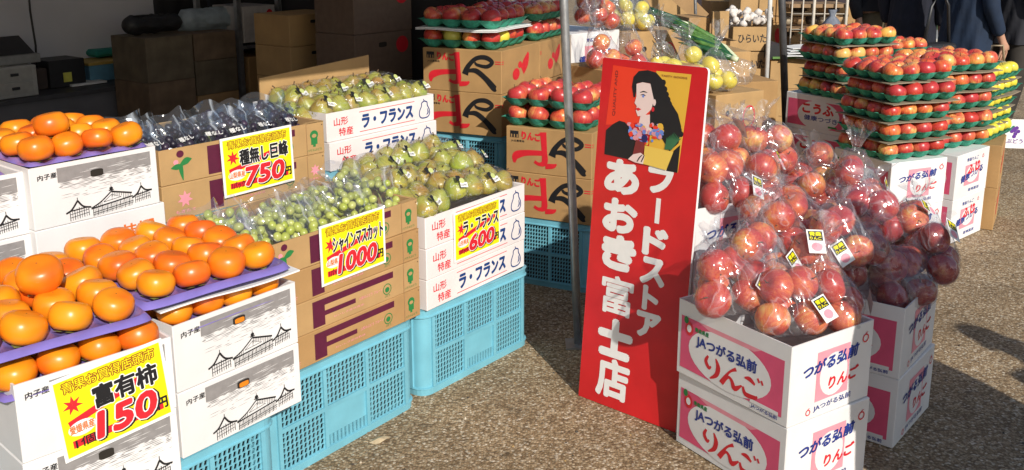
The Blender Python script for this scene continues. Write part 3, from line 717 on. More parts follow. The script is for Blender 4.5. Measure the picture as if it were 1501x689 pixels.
def apple_tray(pos, yaw, desc, full, seed, meshes=None, colour='red', r=.050, group='green pulp trays of apples', nx=4, ny=4, keep=None):
    rr = random.Random(seed)
    t = inst('fruit_tray', TRAYG, None, loc=pos, rot=(0, 0, yaw)); tag(t, f'green pulp tray, {desc}', 'tray', group)
    Mz = Matrix.Rotation(yaw, 3, 'Z')
    for j in range(ny):
        for i in range(nx):
            if not full and 0 < i < nx-1 and j > 0 and j < ny-1: continue
            if not full and (j == ny-1 and 0 < i < nx-1): continue
            p = Vector(((i+.5)*.105+rr.uniform(-.003, .003), (j+.5)*.094+rr.uniform(-.003, .003), .008+rr.uniform(0, .004)))
            s_ = rr.uniform(.93, 1.0)*r/.05
            ms = meshes or (APPLESP if rr.random() < .3 else APPLES)
            o = inst('apple', rr.choice(ms), None, loc=Vector(pos)+Mz @ p, rot=(rr.uniform(-.5, .5), rr.uniform(-.5, .5), rr.uniform(0, 6)), scale=(s_, s_, s_*.96))
            tag(o, f'{colour} apple {ORD[i]} from left, {ORD[j]} row, {desc.replace("tray of ", "tray, ")}', 'apple', 'apples lined up in pulp trays'); NAPPLE[0] += 1
    return t
def sheet(pos, yaw, d, w, label, m=None, group='thin cardboard sheets between apple trays'):
    o = inst('cardboard_sheet', sheet_mesh(d, w, m or mat('thin_grey_card', (.30, .23, .16), .8, .2, 15)), None, loc=pos, rot=(0, 0, yaw)); return tag(o, label, 'cardboard sheet', group)

# ================================================================== GROUND
def ground():
    m = bpy.data.materials.new('aggregate_asphalt'); m.use_nodes = True; n = m.node_tree; N = n.nodes; l = n.links; b = N['Principled BSDF']
    tc = N.new('ShaderNodeTexCoord')
    v = N.new('ShaderNodeTexVoronoi'); v.inputs['Scale'].default_value = 120; l.new(tc.outputs['Object'], v.inputs['Vector'])
    cr = N.new('ShaderNodeValToRGB'); e = cr.color_ramp.elements
    e[0].position = 0; e[0].color = (.19, .125, .068, 1); e[1].position = 1; e[1].color = (.70, .60, .46, 1)
    for p, c in ((.30, (.28, .19, .10)), (.55, (.38, .27, .155)), (.8, (.47, .355, .22)), (.93, (.58, .48, .34))): x = e.new(p); x.color = (*c, 1)
    sp = N.new('ShaderNodeSeparateColor'); l.new(v.outputs['Color'], sp.inputs[0]); l.new(sp.outputs[0], cr.inputs[0])
    n1 = N.new('ShaderNodeTexNoise'); n1.inputs['Scale'].default_value = 2.2; n1.inputs['Detail'].default_value = 6; l.new(tc.outputs['Object'], n1.inputs['Vector'])
    mr = N.new('ShaderNodeMapRange'); mr.inputs[1].default_value = .3; mr.inputs[2].default_value = .7; mr.inputs[3].default_value = .74; mr.inputs[4].default_value = 1.16; l.new(n1.outputs[0], mr.inputs[0])
    mx = N.new('ShaderNodeMix'); mx.data_type = 'RGBA'; mx.blend_type = 'MULTIPLY'; mx.inputs[0].default_value = 1; l.new(cr.outputs[0], mx.inputs[6]); l.new(mr.outputs[0], mx.inputs[7])
    cr2 = N.new('ShaderNodeMapRange'); cr2.inputs[1].default_value = .25; cr2.inputs[2].default_value = .75; cr2.inputs[3].default_value = 1; cr2.inputs[4].default_value = .62; l.new(v.outputs['Distance'], cr2.inputs[0])
    mx2 = N.new('ShaderNodeMix'); mx2.data_type = 'RGBA'; mx2.blend_type = 'MULTIPLY'; mx2.inputs[0].default_value = 1; l.new(mx.outputs[2], mx2.inputs[6]); l.new(cr2.outputs[0], mx2.inputs[7])
    l.new(mx2.outputs[2], b.inputs['Base Color']); b.inputs['Roughness'].default_value = .75; b.inputs['Specular IOR Level'].default_value = .35
    bp = N.new('ShaderNodeBump'); bp.invert = True; bp.inputs['Strength'].default_value = .6; bp.inputs['Distance'].default_value = .004; l.new(v.outputs['Distance'], bp.inputs['Height']); l.new(bp.outputs[0], b.inputs['Normal'])
    n4 = N.new('ShaderNodeTexNoise'); n4.inputs['Scale'].default_value = 5.5; n4.inputs['Detail'].default_value = 5; n4.inputs['Distortion'].default_value = 1.5; l.new(tc.outputs['Object'], n4.inputs['Vector'])
    m4 = N.new('ShaderNodeMapRange'); m4.inputs[1].default_value = .60; m4.inputs[2].default_value = .72; m4.inputs[3].default_value = 1; m4.inputs[4].default_value = .66; l.new(n4.outputs[0], m4.inputs[0])
    mx4 = N.new('ShaderNodeMix'); mx4.data_type = 'RGBA'; mx4.blend_type = 'MULTIPLY'; mx4.inputs[0].default_value = 1; l.new(mx2.outputs[2], mx4.inputs[6]); l.new(m4.outputs[0], mx4.inputs[7]); l.new(mx4.outputs[2], b.inputs['Base Color'])
    d_ = MB(); rd = random.Random(8); gr = [mat('grit_pale', (.55, .47, .36), .8), mat('grit_brown', (.20, .14, .09), .9), mat('grit_dark', (.06, .05, .04), .9), mat('leaf_crumb', (.40, .26, .10), .8)]
    for k in range(1500):
        x = rd.uniform(-1.0, 3.2); y = 2.3+6*rd.random()**2; r_ = rd.uniform(.0025, .0065); a0 = rd.random()*6; flat = rd.uniform(.3, .8)
        vs = [(x+r_*math.cos(a0+q*1.57)*rd.uniform(.7, 1.2), y+r_*math.sin(a0+q*1.57)*rd.uniform(.7, 1.2), 0) for q in range(4)]+[(x, y, r_*flat*1.4)]
        d_.add(vs, [(0, 1, 4), (1, 2, 4), (2, 3, 4), (3, 0, 4)], gr[min(3, int(rd.random()*3.3))])
    tag(d_.obj('loose_grit'), 'loose grit and crumbs scattered on the asphalt', 'grit', kind='stuff')
    g = MB(); g.add([(-600, -600, 0), (600, -600, 0), (600, 600, 0), (-600, 600, 0)], [(0, 1, 2, 3)], m); o = g.obj('asphalt_ground'); tag(o, 'brown speckled aggregate asphalt of the market ground', kind='structure')
    g = MB(); g.box((3.2, 14.3, -.05), (60, 14.5, .10), mat('kerb_concrete', (.40, .39, .36), .8, .1, 20, .2)); tag(g.obj('kerb'), 'pale concrete kerb behind the shoppers', kind='structure')
    g = MB(); g.box((3.2, 14.5, -.05), (60, 15.9, .085), mat('pavement_concrete', (.30, .29, .27), .8, .15, 8, .2)); tag(g.obj('pavement'), 'grey pavement beyond the kerb', kind='structure')
    g = MB(); gm = mat('grass_blade', (.09, .17, .03), .8, .3, 5); g.box((3.2, 15.9, -.05), (60, 24, .06), mat('lawn_soil', (.06, .10, .025), .9, .3, 4))
    tag(g.obj('verge'), kind='structure')
    g = MB(); rr = random.Random(2)
    for k in range(6000):
        x = 7.3+rr.random()*5; y = 15.95+rr.random()*7; a = rr.random()*PI; h = .05+rr.random()*.09; dx, dy = .012*math.cos(a), .012*math.sin(a)
        g.add([(x-dx, y-dy, .05), (x+dx, y+dy, .05), (x+rr.uniform(-.03, .03), y+rr.uniform(-.03, .03), .05+h)], [(0, 1, 2)], gm)
    tag(g.obj('grass'), 'strip of green grass behind the pavement', 'grass', kind='stuff')
ground()

# ================================================================== TENT
def tent():
    t = empty('market_tent', (.265, 3.62, 0), 0, 'white market tent on steel legs over the persimmon and pear stall', 'tent')
    o0 = Vector((.265, 3.62, 0))
    def loc(p): return Vector(p)-o0
    b = MB(); b.tube([(0, 0, .0), (-.033, .0, .62), (-.073, .0, 1.34), (-.11, 0, 2.02)], .0165, M_steel, 12); b.obj('leg', t)
    b = MB(); b.box((-.05, -.05, 0), (.05, .05, .006), M_steel); b.obj('foot_plate', t)
    s0, s1, f, bk = -.6, 4.22, -2.02, -5.75
    for s_, off in ((s0, f), (s0, bk), (s1, bk)):
        b = MB(); p = loc(st(s_, off)); b.tube([p, p+Vector((0, 0, 2.02))], .0165, M_steel, 10); b.obj('leg', t)
    b = MB(); mid = (f+bk)/2
    q = [loc(st(s0-.05, f+.03, 2.03)), loc(st(s1, f+.03, 2.03)), loc(st(s1, mid, 2.75)), loc(st(s0-.05, mid, 2.75)), loc(st(s1, bk, 2.03)), loc(st(s0-.05, bk, 2.03))]
    b.add(q, [(0, 1, 2, 3), (3, 2, 4, 5)], M_tentroof)
    b.add([q[0], q[1], q[1]-Vector((0, 0, .25)), q[0]-Vector((0, 0, .25))], [(0, 3, 2, 1)], M_tentroof)
    b.add([q[1], q[4], q[2]], [(0, 1, 2)], M_tentroof); b.add([q[0], q[3], q[5]], [(0, 1, 2)], M_tentroof)
    b.obj('canopy', t)
    b = MB()
    def wall(pa, pb, m, z1=2.03, z0=.02, n=60, amp=.022, fr=26):
        a, c = loc(pa), loc(pb); d = (c-a); nn = Vector((-d.y, d.x, 0)).normalized()
        b.sheet(lambda u, v: a+d*u+nn*(amp*math.sin(fr*u+2*math.sin(5*u+v))*(.4+.6*(1-v)))+Vector((0, 0, z0+(z1-z0)*v)), n, 8, m)
    wall(st(s0, bk+.03), st(3.80, bk+.03), M_tent); b.obj('back_wall', t)
    b = MB(); wall(st(s0, f-.1), st(s0, bk), M_tent); b.obj('side_wall', t)
    b = MB(); wall(st(3.80, bk+.03), st(s1, bk+.03), M_tentdark, n=10); wall(st(s1, bk), st(s1, -3.25), M_tentdark); b.obj('added_dark_wall', t)  # dark sheets added so the tent's shaded depth reads near black
M_tentroof = mat('tent_roof_fabric', (.55, .55, .57), .8, .05, 3)
_n = M_tentroof.node_tree; _t = _n.nodes.new('ShaderNodeBsdfTranslucent'); _t.inputs[0].default_value = (.8, .8, .85, 1); _m = _n.nodes.new('ShaderNodeMixShader'); _m.inputs[0].default_value = .09
_n.links.new(_n.nodes['Principled BSDF'].outputs[0], _m.inputs[1]); _n.links.new(_t.outputs[0], _m.inputs[2]); _n.links.new(_m.outputs[0], _n.nodes['Material Output'].inputs[0])
tent()

# ================================================================== FRONT LEFT STALL
G_cr = 'blue plastic crates under the fruit stall'
YF = .92
# crates carrying the front row
crate((-.640, 2.430, 0), .93, -.0+.62, .40, .325, 'blue crate under the white persimmon cartons', G_cr) if False else None
pB = Vector((-.818, 2.188, 0)); yB = .937; eB = Vector((math.cos(yB), math.sin(yB), 0)); lB = Vector((-math.sin(yB), math.cos(yB), 0))
c0 = pB - eB*.30 + lB*.008
crate(c0, yB, .60, .44, .325, 'blue crate under the two persimmon cartons, nearest to the camera', G_cr)
crate(pB-eB*.93+lB*.03, yB, .60, .44, .325, 'blue crate below the price card carton, mostly out of frame', G_cr)
crate((-.722, 2.583, 0), .94, .655, .42, .325, 'blue crate under the stack of purple marked grape cartons', G_cr)
crate((-.313, 3.16, 0), .901, .612, .42, .325, 'blue crate under the white pear cartons, end of the row', G_cr)
# persimmon cartons
G_pc = 'white persimmon cartons with theatre drawing'
def pc(pos, yaw, z, label, d=.386, w=.47, h=.177, f=pr_persimmon, **k):
    return carton((pos[0], pos[1], z), yaw, d, w, h-.0012, M_white, label, G_pc, front=f, **k)
pc(pB, yB, .326, 'lower white carton on blue crate, orange persimmon peeking from hand hole', f=pr_persimmon_orange)
pc(pB, yB, .503, 'upper open white carton beside the grape cartons, its two persimmon trays on top', f=pr_persimmon_orange, open_top=True)
pA = Vector((-1.034, 1.854, 0)); yA = .815
pc(pA, yA, .326, 'lower white carton below the 150 yen price card', d=.35, h=.182)
pc(pA, yA, .508, 'open white carton carrying the 150 yen price card', d=.35, h=.182, open_top=True)
pW = Vector((-1.324, 2.583, 0)); yW = .893
pc(pW, yW, .795, 'white persimmon carton with dark hand hole, top of back stack', h=.18, open_top=True)
carton((pW.x, pW.y, .615), yW, .40, .47, .179, M_white, 'white carton with orange two character stamp, under the back persimmons', G_pc, front=pr_kyosen)
pW0 = Vector((-1.59, 2.304, 0))
pc(pW0, yW, .783, 'white persimmon carton cut by left edge of the picture, upper', h=.18, open_top=True)
pc(pW0, yW, .603, 'white persimmon carton cut by left edge of the picture, second down', h=.18)
for p, zt in ((pW, .615), (pW0, .603)):
    for k in range(2): crate((p.x, p.y, k*zt/2), yW, .40, .47, zt/2, 'hidden blue crate under the back persimmon cartons, '+('lower' if k == 0 else 'upper')+(' right' if p is pW else ' left'), 'blue crates hidden behind the front row')
# grape cartons
G_gc = 'brown grape cartons with purple marks'
LG = [pr_grape(1), pr_grape(0), pr_grape(2)]
nmz = ['lowest', 'second lowest', 'third', 'topmost open']
for k in range(4):
    carton((-.70, 2.609, .326+.1035*k), .938, .65, .42, .1028, M_kraft2 if k % 2 else M_kraft, f'{nmz[k]} brown grape carton in the front stack under green grapes', G_gc, front=LG[1] if k in (3, 1) else LG[0], open_top=(k == 3), panel=True)
for k in range(2):
    carton((-1.083, 2.907, .722+.115*k), .885, .65, .42, .1142, M_kraft2, ('lower' if k == 0 else 'upper open')+' brown grape carton in the back stack under black grapes', G_gc, front=LG[2] if k == 0 else LG[1], open_top=(k == 1), panel=True)
    crate((-1.083, 2.907, .361*k), .885, .62, .42, .361, 'hidden blue crate under the back grape cartons, '+('lower' if k == 0 else 'upper'), 'blue crates hidden behind the front row')
# pear cartons
G_pe = 'white pear cartons with blue brush lettering'
for k in range(3):
    carton((-.295+.004*(k == 1), 3.159, .326+.1125*k), .945, .585, .46, .1115, M_white2, ['lowest', 'middle', 'topmost open'][k]+' white pear carton on the front blue crate', G_pe, front=pr_pear, open_top=(k == 2))
for k in range(2):
    carton((-.689-.01*k, 3.597+.004*k, .717+.1125*k), .915, .60, .44, .1115, M_white2, ['lower', 'upper open'][k]+' white pear carton in the back stack behind the grapes', G_pe, front=pr_pear, open_top=(k == 1))
    crate((-.689, 3.597, .3585*k), .915, .60, .44, .3585, 'hidden blue crate under the back pear cartons, '+('lower' if k == 0 else 'upper'), 'blue crates hidden behind the front row')
# kraft lid standing up behind the back pears
b = MB(); a_, c_ = at_off(381, 125, -3.06), at_off(541, 101, -3.08); a_.z = 1.045; c_.z = 1.075
v_ = [Vector((a_.x, a_.y, .83)), Vector((c_.x, c_.y, .83)), c_, a_]
b.add([p for p in v_]+[p-TN*.006 for p in v_], [(0, 1, 2, 3), (7, 6, 5, 4), (0, 4, 5, 1), (1, 5, 6, 2), (2, 6, 7, 3), (3, 7, 4, 0)], M_kraft2)
tag(b.obj('cardboard_sheet'), 'brown cardboard lid standing up behind the back pears', 'cardboard')

# persimmons in trays
G_p = 'persimmons in purple trays'
def pers_tray(pos, yaw, desc, label, seed, nx=4, ny=None, tilt=(0, 0), only=None, me=None, skip=()):
    ny = ny or (4 if me else 5)
    rr = random.Random(seed); Mr = Euler((tilt[0], tilt[1], yaw)).to_matrix()
    t = inst('fruit_tray', me or TRAYP, None, loc=pos, rot=(tilt[0], tilt[1], yaw)); tag(t, label, 'tray', 'purple plastic fruit trays')
    for j in range(ny):
        for i in range(nx):
            if only and not only(i, j): continue
            if (i, j) in skip: continue
            p = Vector(((i+.5)*(.090 if me else .096)+rr.uniform(-.003, .003), (j+.5)*(.104 if me else .094)+rr.uniform(-.003, .003), .026+rr.uniform(0, .004))); s_ = rr.uniform(.84, .95)*(.97 if me else 1.0)
            o = inst('persimmon', rr.choice(PERS), None, loc=Vector(pos)+Mr @ p, rot=(tilt[0]+rr.uniform(-.3, .3), tilt[1]+rr.uniform(-.3, .3), rr.uniform(0, 6)), scale=(s_, s_, s_*rr.uniform(.95, 1.05)))
            tag(o, f'orange persimmon, {ORD[i]} from left, {ORD[j]} row, in {desc}', 'persimmon', G_p)
edge = lambda nx, ny: (lambda i, j: i in (0, nx-1) or j in (0, 1))
# B: lower layer in the carton, upper tray on a wavy sheet, rotated a little
pers_tray(pB+eB*.006+lB*.006+Vector((0, 0, .660)), yB, 'lower tray of the middle persimmon carton', 'purple tray of persimmons sunk in the middle white carton', 1, nx=4, ny=4, only=edge(4, 4), me=TRAYP2)
sheet(Vector((-.835, 2.165, .725)), yB-.10, .40, .50, 'wavy white paper sheet under the upper persimmon tray', M_card, 'loose sheets')
pers_tray(Vector((-.858, 2.150, .752)), yB-.10, 'upper tray beside the grapes', 'raised purple tray of persimmons beside the green grapes', 2)
eA = Vector((math.cos(yA), math.sin(yA), 0)); lA = Vector((-math.sin(yA), math.cos(yA), 0))
pers_tray(pA-eA*.02+lA*.004+Vector((0, 0, .664)), yA, 'lower tray of the price card carton', 'purple tray of persimmons sunk in the price card carton', 3, nx=4, ny=4, only=edge(4, 4), me=TRAYP2)
pers_tray(Vector((-1.112, 1.808, .754)), yA-.04, 'near upper tray', 'purple tray of persimmons nearest the lower left corner', 4)
o = inst('persimmon', PERS[1], None, loc=at_z(58, 402, .845), rot=(.25, -.3, 1)); tag(o, 'orange persimmon balanced on top of the near left heap', 'persimmon', G_p)
eW = Vector((math.cos(yW), math.sin(yW), 0)); lW = Vector((-math.sin(yW), math.cos(yW), 0))
pers_tray(pW+eW*.012+lW*.014+Vector((0, 0, .984)), yW, 'back tray beside the black grapes', 'purple tray of persimmons on the back white carton', 5, me=TRAYP2)
for k, (u, v, z) in enumerate(((75, 182, 1.06),)):
    o = inst('persimmon', PERS[k], None, loc=at_z(u, v, z), rot=(.1*k, -.15, k), scale=(.95,)*3); tag(o, 'orange persimmon in the second layer of the back heap, '+['middle', 'left', 'right'][k], 'persimmon', G_p)
pers_tray(pW0-eW*.01+lW*.02+Vector((0, 0, .965)), yW, 'back left tray at the frame edge', 'purple tray of persimmons cut by the left frame edge', 6, skip=((3, 0),), me=TRAYP2)

# grapes in clear pouches
def grape_bunch(pos, yaw, tilt, n, berry, seed, label, group, film, wsz=.062, hsz=.17, flat=.6, text=None, stemc=None):
    rr = random.Random(seed); e = empty('grape_pouch', pos, yaw, label, 'grapes', group); e.rotation_euler = (tilt, rr.uniform(-.12, .12), yaw)
    k = 0; tries = 0; ps = []
    while k < n and tries < 3000:
        tries += 1; t = rr.random(); wd = wsz*(.35+.75*math.sin(PI*min(1, t*.8+.15)))
        a = rr.uniform(0, 2*PI); q = rr.uniform(.5, 1)**.5
        p = Vector((wd*q*math.cos(a), wd*q*flat*math.sin(a), .015+t*hsz*.85))
        if all((p-o).length > .0195 for o in ps):
            ps.append(p); s_ = rr.uniform(.9, 1.15); inst('berry', berry, e, loc=p, rot=(rr.uniform(-1, 1), rr.uniform(-1, 1), 0), scale=(s_,)*3); k += 1
    b = MB(); b.tube([(0, 0, hsz*.3), (.004, 0, hsz*.8), (.0, .004, hsz*1.05)], .003, stemc or M_green_stem, 5); b.obj('stem', e)
    b = MB()
    def fn(u, v):
        a = 2*PI*u; w_ = (.022+.062*v**.8)*(1 if v < .75 else 1+.15*math.sin(a*3+seed)); dd = w_*(.75*(1-v)+.5*v)
        z = v*hsz*1.18+.012*math.sin(4*a+seed)*v; nz = noise.noise(Vector((math.cos(a)*1.6+seed, math.sin(a)*1.6, v*4)))*.012
        return ((w_+nz)*math.cos(a)*1.12, (dd+nz)*math.sin(a)*1.1, z-.008)
    b.sheet(fn, 36, 16, film); b.obj('film', e)
    if text:
        P = Print(); P.text(text, -.03, .06, .06, .018, M_paper, 1, .02)
        P.b.v = [(x, -.052-zz, y) for x, y, zz in P.b.v]; inst('lettering', P.b.mesh('lettering'), e)
    return e
pP = Vector((-.70, 2.609, 0)); yP = .938; eP = Vector((math.cos(yP), math.sin(yP), 0)); lP = Vector((-math.sin(yP), math.cos(yP), 0))
rg = random.Random(5); k = 0
for j in range(2):
    for i in range(6):
        p = pP+eP*(.055+.108*i+rg.uniform(-.01, .01))+lP*(.085+.12*j)+Vector((0, 0, .652+.012*j+(.03 if i == 5 else 0)))
        grape_bunch(p, yP+rg.uniform(-.3, .3), rg.uniform(-1.0, -.75), 34, BERRY, 100+k, f'clear pouch of green grapes, {ORD[i]} from left in {["front", "back"][j]} row', 'pouches of green grapes', M_film_pouch, hsz=.155); k += 1
pQ = Vector((-1.083, 2.907, 0)); yQ = .885; eQ = Vector((math.cos(yQ), math.sin(yQ), 0)); lQ = Vector((-math.sin(yQ), math.cos(yQ), 0))
for j in range(2):
    for i in range(6):
        p = pQ+eQ*(.06+.105*i+rg.uniform(-.01, .01))+lQ*(.09+.13*j)+Vector((0, 0, .868+.008*j))
        grape_bunch(p, yQ+rg.uniform(-.3, .3), rg.uniform(-.95, -.65), 36, BBERRY, 200+k, f'bluish pouch of black grapes, {ORD[i]} from left in {["front", "back"][j]} row', 'pouches of black grapes', M_film_blue, text='種なし' if j == 0 else None, hsz=.145); k += 1

# pears in clear packs
def pear_pack(pos, yaw, tilt, label, group, seed, seed_net=False):
    rr = random.Random(seed); e = empty('pear_pack', pos, yaw, label, 'pack of pears', group); pts = []; Mw = Matrix.Rotation(yaw, 3, 'Z') @ Euler((tilt[0], tilt[1], 0)).to_matrix()
    Ml = Euler((tilt[0], tilt[1], 0)).to_matrix()
    for i in range(2):
        for j in range(2):
            p = Ml @ Vector(((i-.5)*.088, (j-.5)*.084, .0)); pts.append((p.x, p.y, p.z, .046))
            o = inst('pear', rr.choice(PEARS), None, loc=Vector(pos)+Matrix.Rotation(yaw, 3, 'Z') @ p, rot=(rr.uniform(-.5, .5)+tilt[0], rr.uniform(-.5, .5), rr.uniform(0, 6)), scale=(1, 1, .85))
            tag(o, f'{["front", "back"][j]} {["left", "right"][i]} pear of the {label[25:].replace(" in the ", " pack, ")}', 'pear', 'pears in clear packs')
    hull_film(pts, 'film', e, M_film_hard, seed, pad=.004, crumple=.006)
    dv = Vector((rr.uniform(-.2, .3), -.9, .75)).normalized(); q = pts[rr.choice((0, 2))]
    inst('label_sticker', sticker_mesh('pear'), e, mtx=Matrix.Translation(Vector(q[:3])+dv*.058) @ orient(dv, rr.uniform(-.4, .4)))
    return e
pD = Vector((-.295, 3.159, 0)); yD = .945; eD = Vector((math.cos(yD), math.sin(yD), 0)); lD = Vector((-math.sin(yD), math.cos(yD), 0)); k = 0
for j in range(3):
    for i in range(3):
        zz = .690+.030*j+(.018 if (i+j) % 2 else 0)
        p = pD+eD*(.105+.187*i+.02*(j-1))+lD*(.09+.155*j)+Vector((0, 0, zz))
        if j == 2: p += eD*.02
        pear_pack(p, yD+rg.uniform(-.2, .2), (rg.uniform(-.1, .2), rg.uniform(-.15, .15)), f'clear pack of four pears {["left", "middle", "right"][i]} in the {["front", "middle", "back"][j]} row, pale front carton', 'clear packs of pears', 300+k); k += 1
pE_ = Vector((-.699, 3.601, 0)); yE_ = .915; eE_ = Vector((math.cos(yE_), math.sin(yE_), 0)); lE_ = Vector((-math.sin(yE_), math.cos(yE_), 0))
for j in range(2):
    for i in range(-1, 4):
        if j == 1 and i < 0: continue
        p = pE_+eE_*(.085+.150*i+(.03 if i < 0 else 0))+lE_*(.115+.165*j + (.06 if i < 0 else 0))+Vector((0, 0, .945+.018*j-(.03 if i < 0 else 0)))
        pear_pack(p, yE_+rg.uniform(-.15, .15), (rg.uniform(-.05, .15), 0), f'clear pack of four pears {["far left", "left", "centre left", "centre right", "right"][i+1]} in the {["front", "back"][j]} row, back carton', 'clear packs of pears', 330+k); k += 1
crate((pE_.x-.24, pE_.y-.03, .0), yE_, .22, .40, .86, 'hidden tall crate behind black grapes carrying loose pear packs', 'blue crates hidden behind the front row')

# ================================================================== PRICE CARDS
SH = mat('card_shadow_red', (.55, .01, .02), .5)
def price_card(px, p0, yaw, title, tx, price, px_w, origin, unit, label, eps=.006):
    n = Vector((math.sin(yaw), -math.cos(yaw), 0)); d0 = Vector((p0[0], p0[1], 0)).dot(n)
    pts = [ (lambda d: Vector((0, 0, CAMH))+d*((d0+eps)/d.dot(n)))(ray(u, v)) for u, v in px ]
    TL, TR, BR, BL = pts; ax = ((TR-TL)+(BR-BL)).normalized(); w = ((TR-TL).length+(BR-BL).length)/2
    up = ((TL-BL)+(TR-BR)); up -= ax*up.dot(ax); up.normalize(); h = (((TL-BL)+(TR-BR))/2).dot(up)
    c = (TL+TR+BR+BL)/4; nn = ax.cross(up)
    Mx = Matrix((ax, up, nn)).transposed().to_4x4(); Mx.translation = c-ax*w/2-up*h/2
    e = empty('price_card', (0, 0, 0), 0, label, 'price card', 'yellow price cards on the cartons'); e.matrix_world = Mx
    b = MB(); b.box((0, 0, -.0015), (w, h, .0), M_card); b.obj('card', e)
    P = Print(); m_ = .022*w/.2; P.rect(w*.03, h*.04, w*.94, h*.92, M_yel, 1)
    P.star(w*.15, h*.64, w*.09, M_red, 2, 7, .42); P.stroke([(w*.09, h*.42, h*.085), (w*.88, h*.66, h*.085)], M_red, 2, sm=False)
    P.rect(w*.09, h*.13, w*.82, h*.09, M_red, 2)
    P.outlined('青果お買得店頭市', w*.09, h*.80, w*.82, h*.13, [(mat('brown_outline', (.30, .09, .01), .5), .085, 0, 0), (M_yel, .0, 0, 0)], 2, base=.004)
    P.outlined(title, tx[0]*w, h*.49, tx[1]*w, h*.26, [(M_card, .075, 0, 0), (M_black, .03, 0, 0)], 3, base=.01)
    P.outlined(price, w*(.86-px_w), h*.13, w*px_w*.94, h*.30, [(M_black, .075, w*.014, -h*.012), (M_card, .06, 0, 0), (M_red, .03, 0, 0)], 5, shear=.18, base=.01)
    P.text('円', w*.86, h*.14, w*.09, h*.14, M_black, 6, .04)
    P.ell(w*.19, h*.345, w*.12, h*.09, M_card, 3, 20); P.text(origin, w*.085, h*.30, w*.21, h*.10, M_orange, 4, .03); P.text(unit, w*.11, h*.115, w*.17, h*.12, M_black, 6, .012)
    inst('lettering', P.mesh('lettering'), e); return e
price_card([(71, 562), (233, 496), (259, 605), (96, 680)], pA, yA, '富有柿', (.33, .57), '150', .56, '愛媛県産', '1個', 'yellow price card reading 150 yen on the near persimmon carton')
price_card([(310, 206), (413.5, 186), (445, 260), (341, 289)], pQ, yQ, '種無し巨峰', (.24, .68), '750', .58, '山梨県産', '1パック', 'tilted yellow price card reading 750 yen below the black grapes', eps=.012)
price_card([(467.6, 333), (560.7, 302), (568, 384), (472, 421)], pP, yP, 'シャインマスカット', (.18, .78), '1000', .62, '山梨県産', '1パック', 'yellow price card reading 1000 yen on the green grape cartons', eps=.008)
price_card([(665, 311), (732.6, 291), (733.5, 354), (666, 388.5)], pD, yD, 'ラ・フランス', (.19, .76), '600', .56, '山形県産', '1パック', 'yellow price card reading 600 yen on the pear cartons', eps=.008)

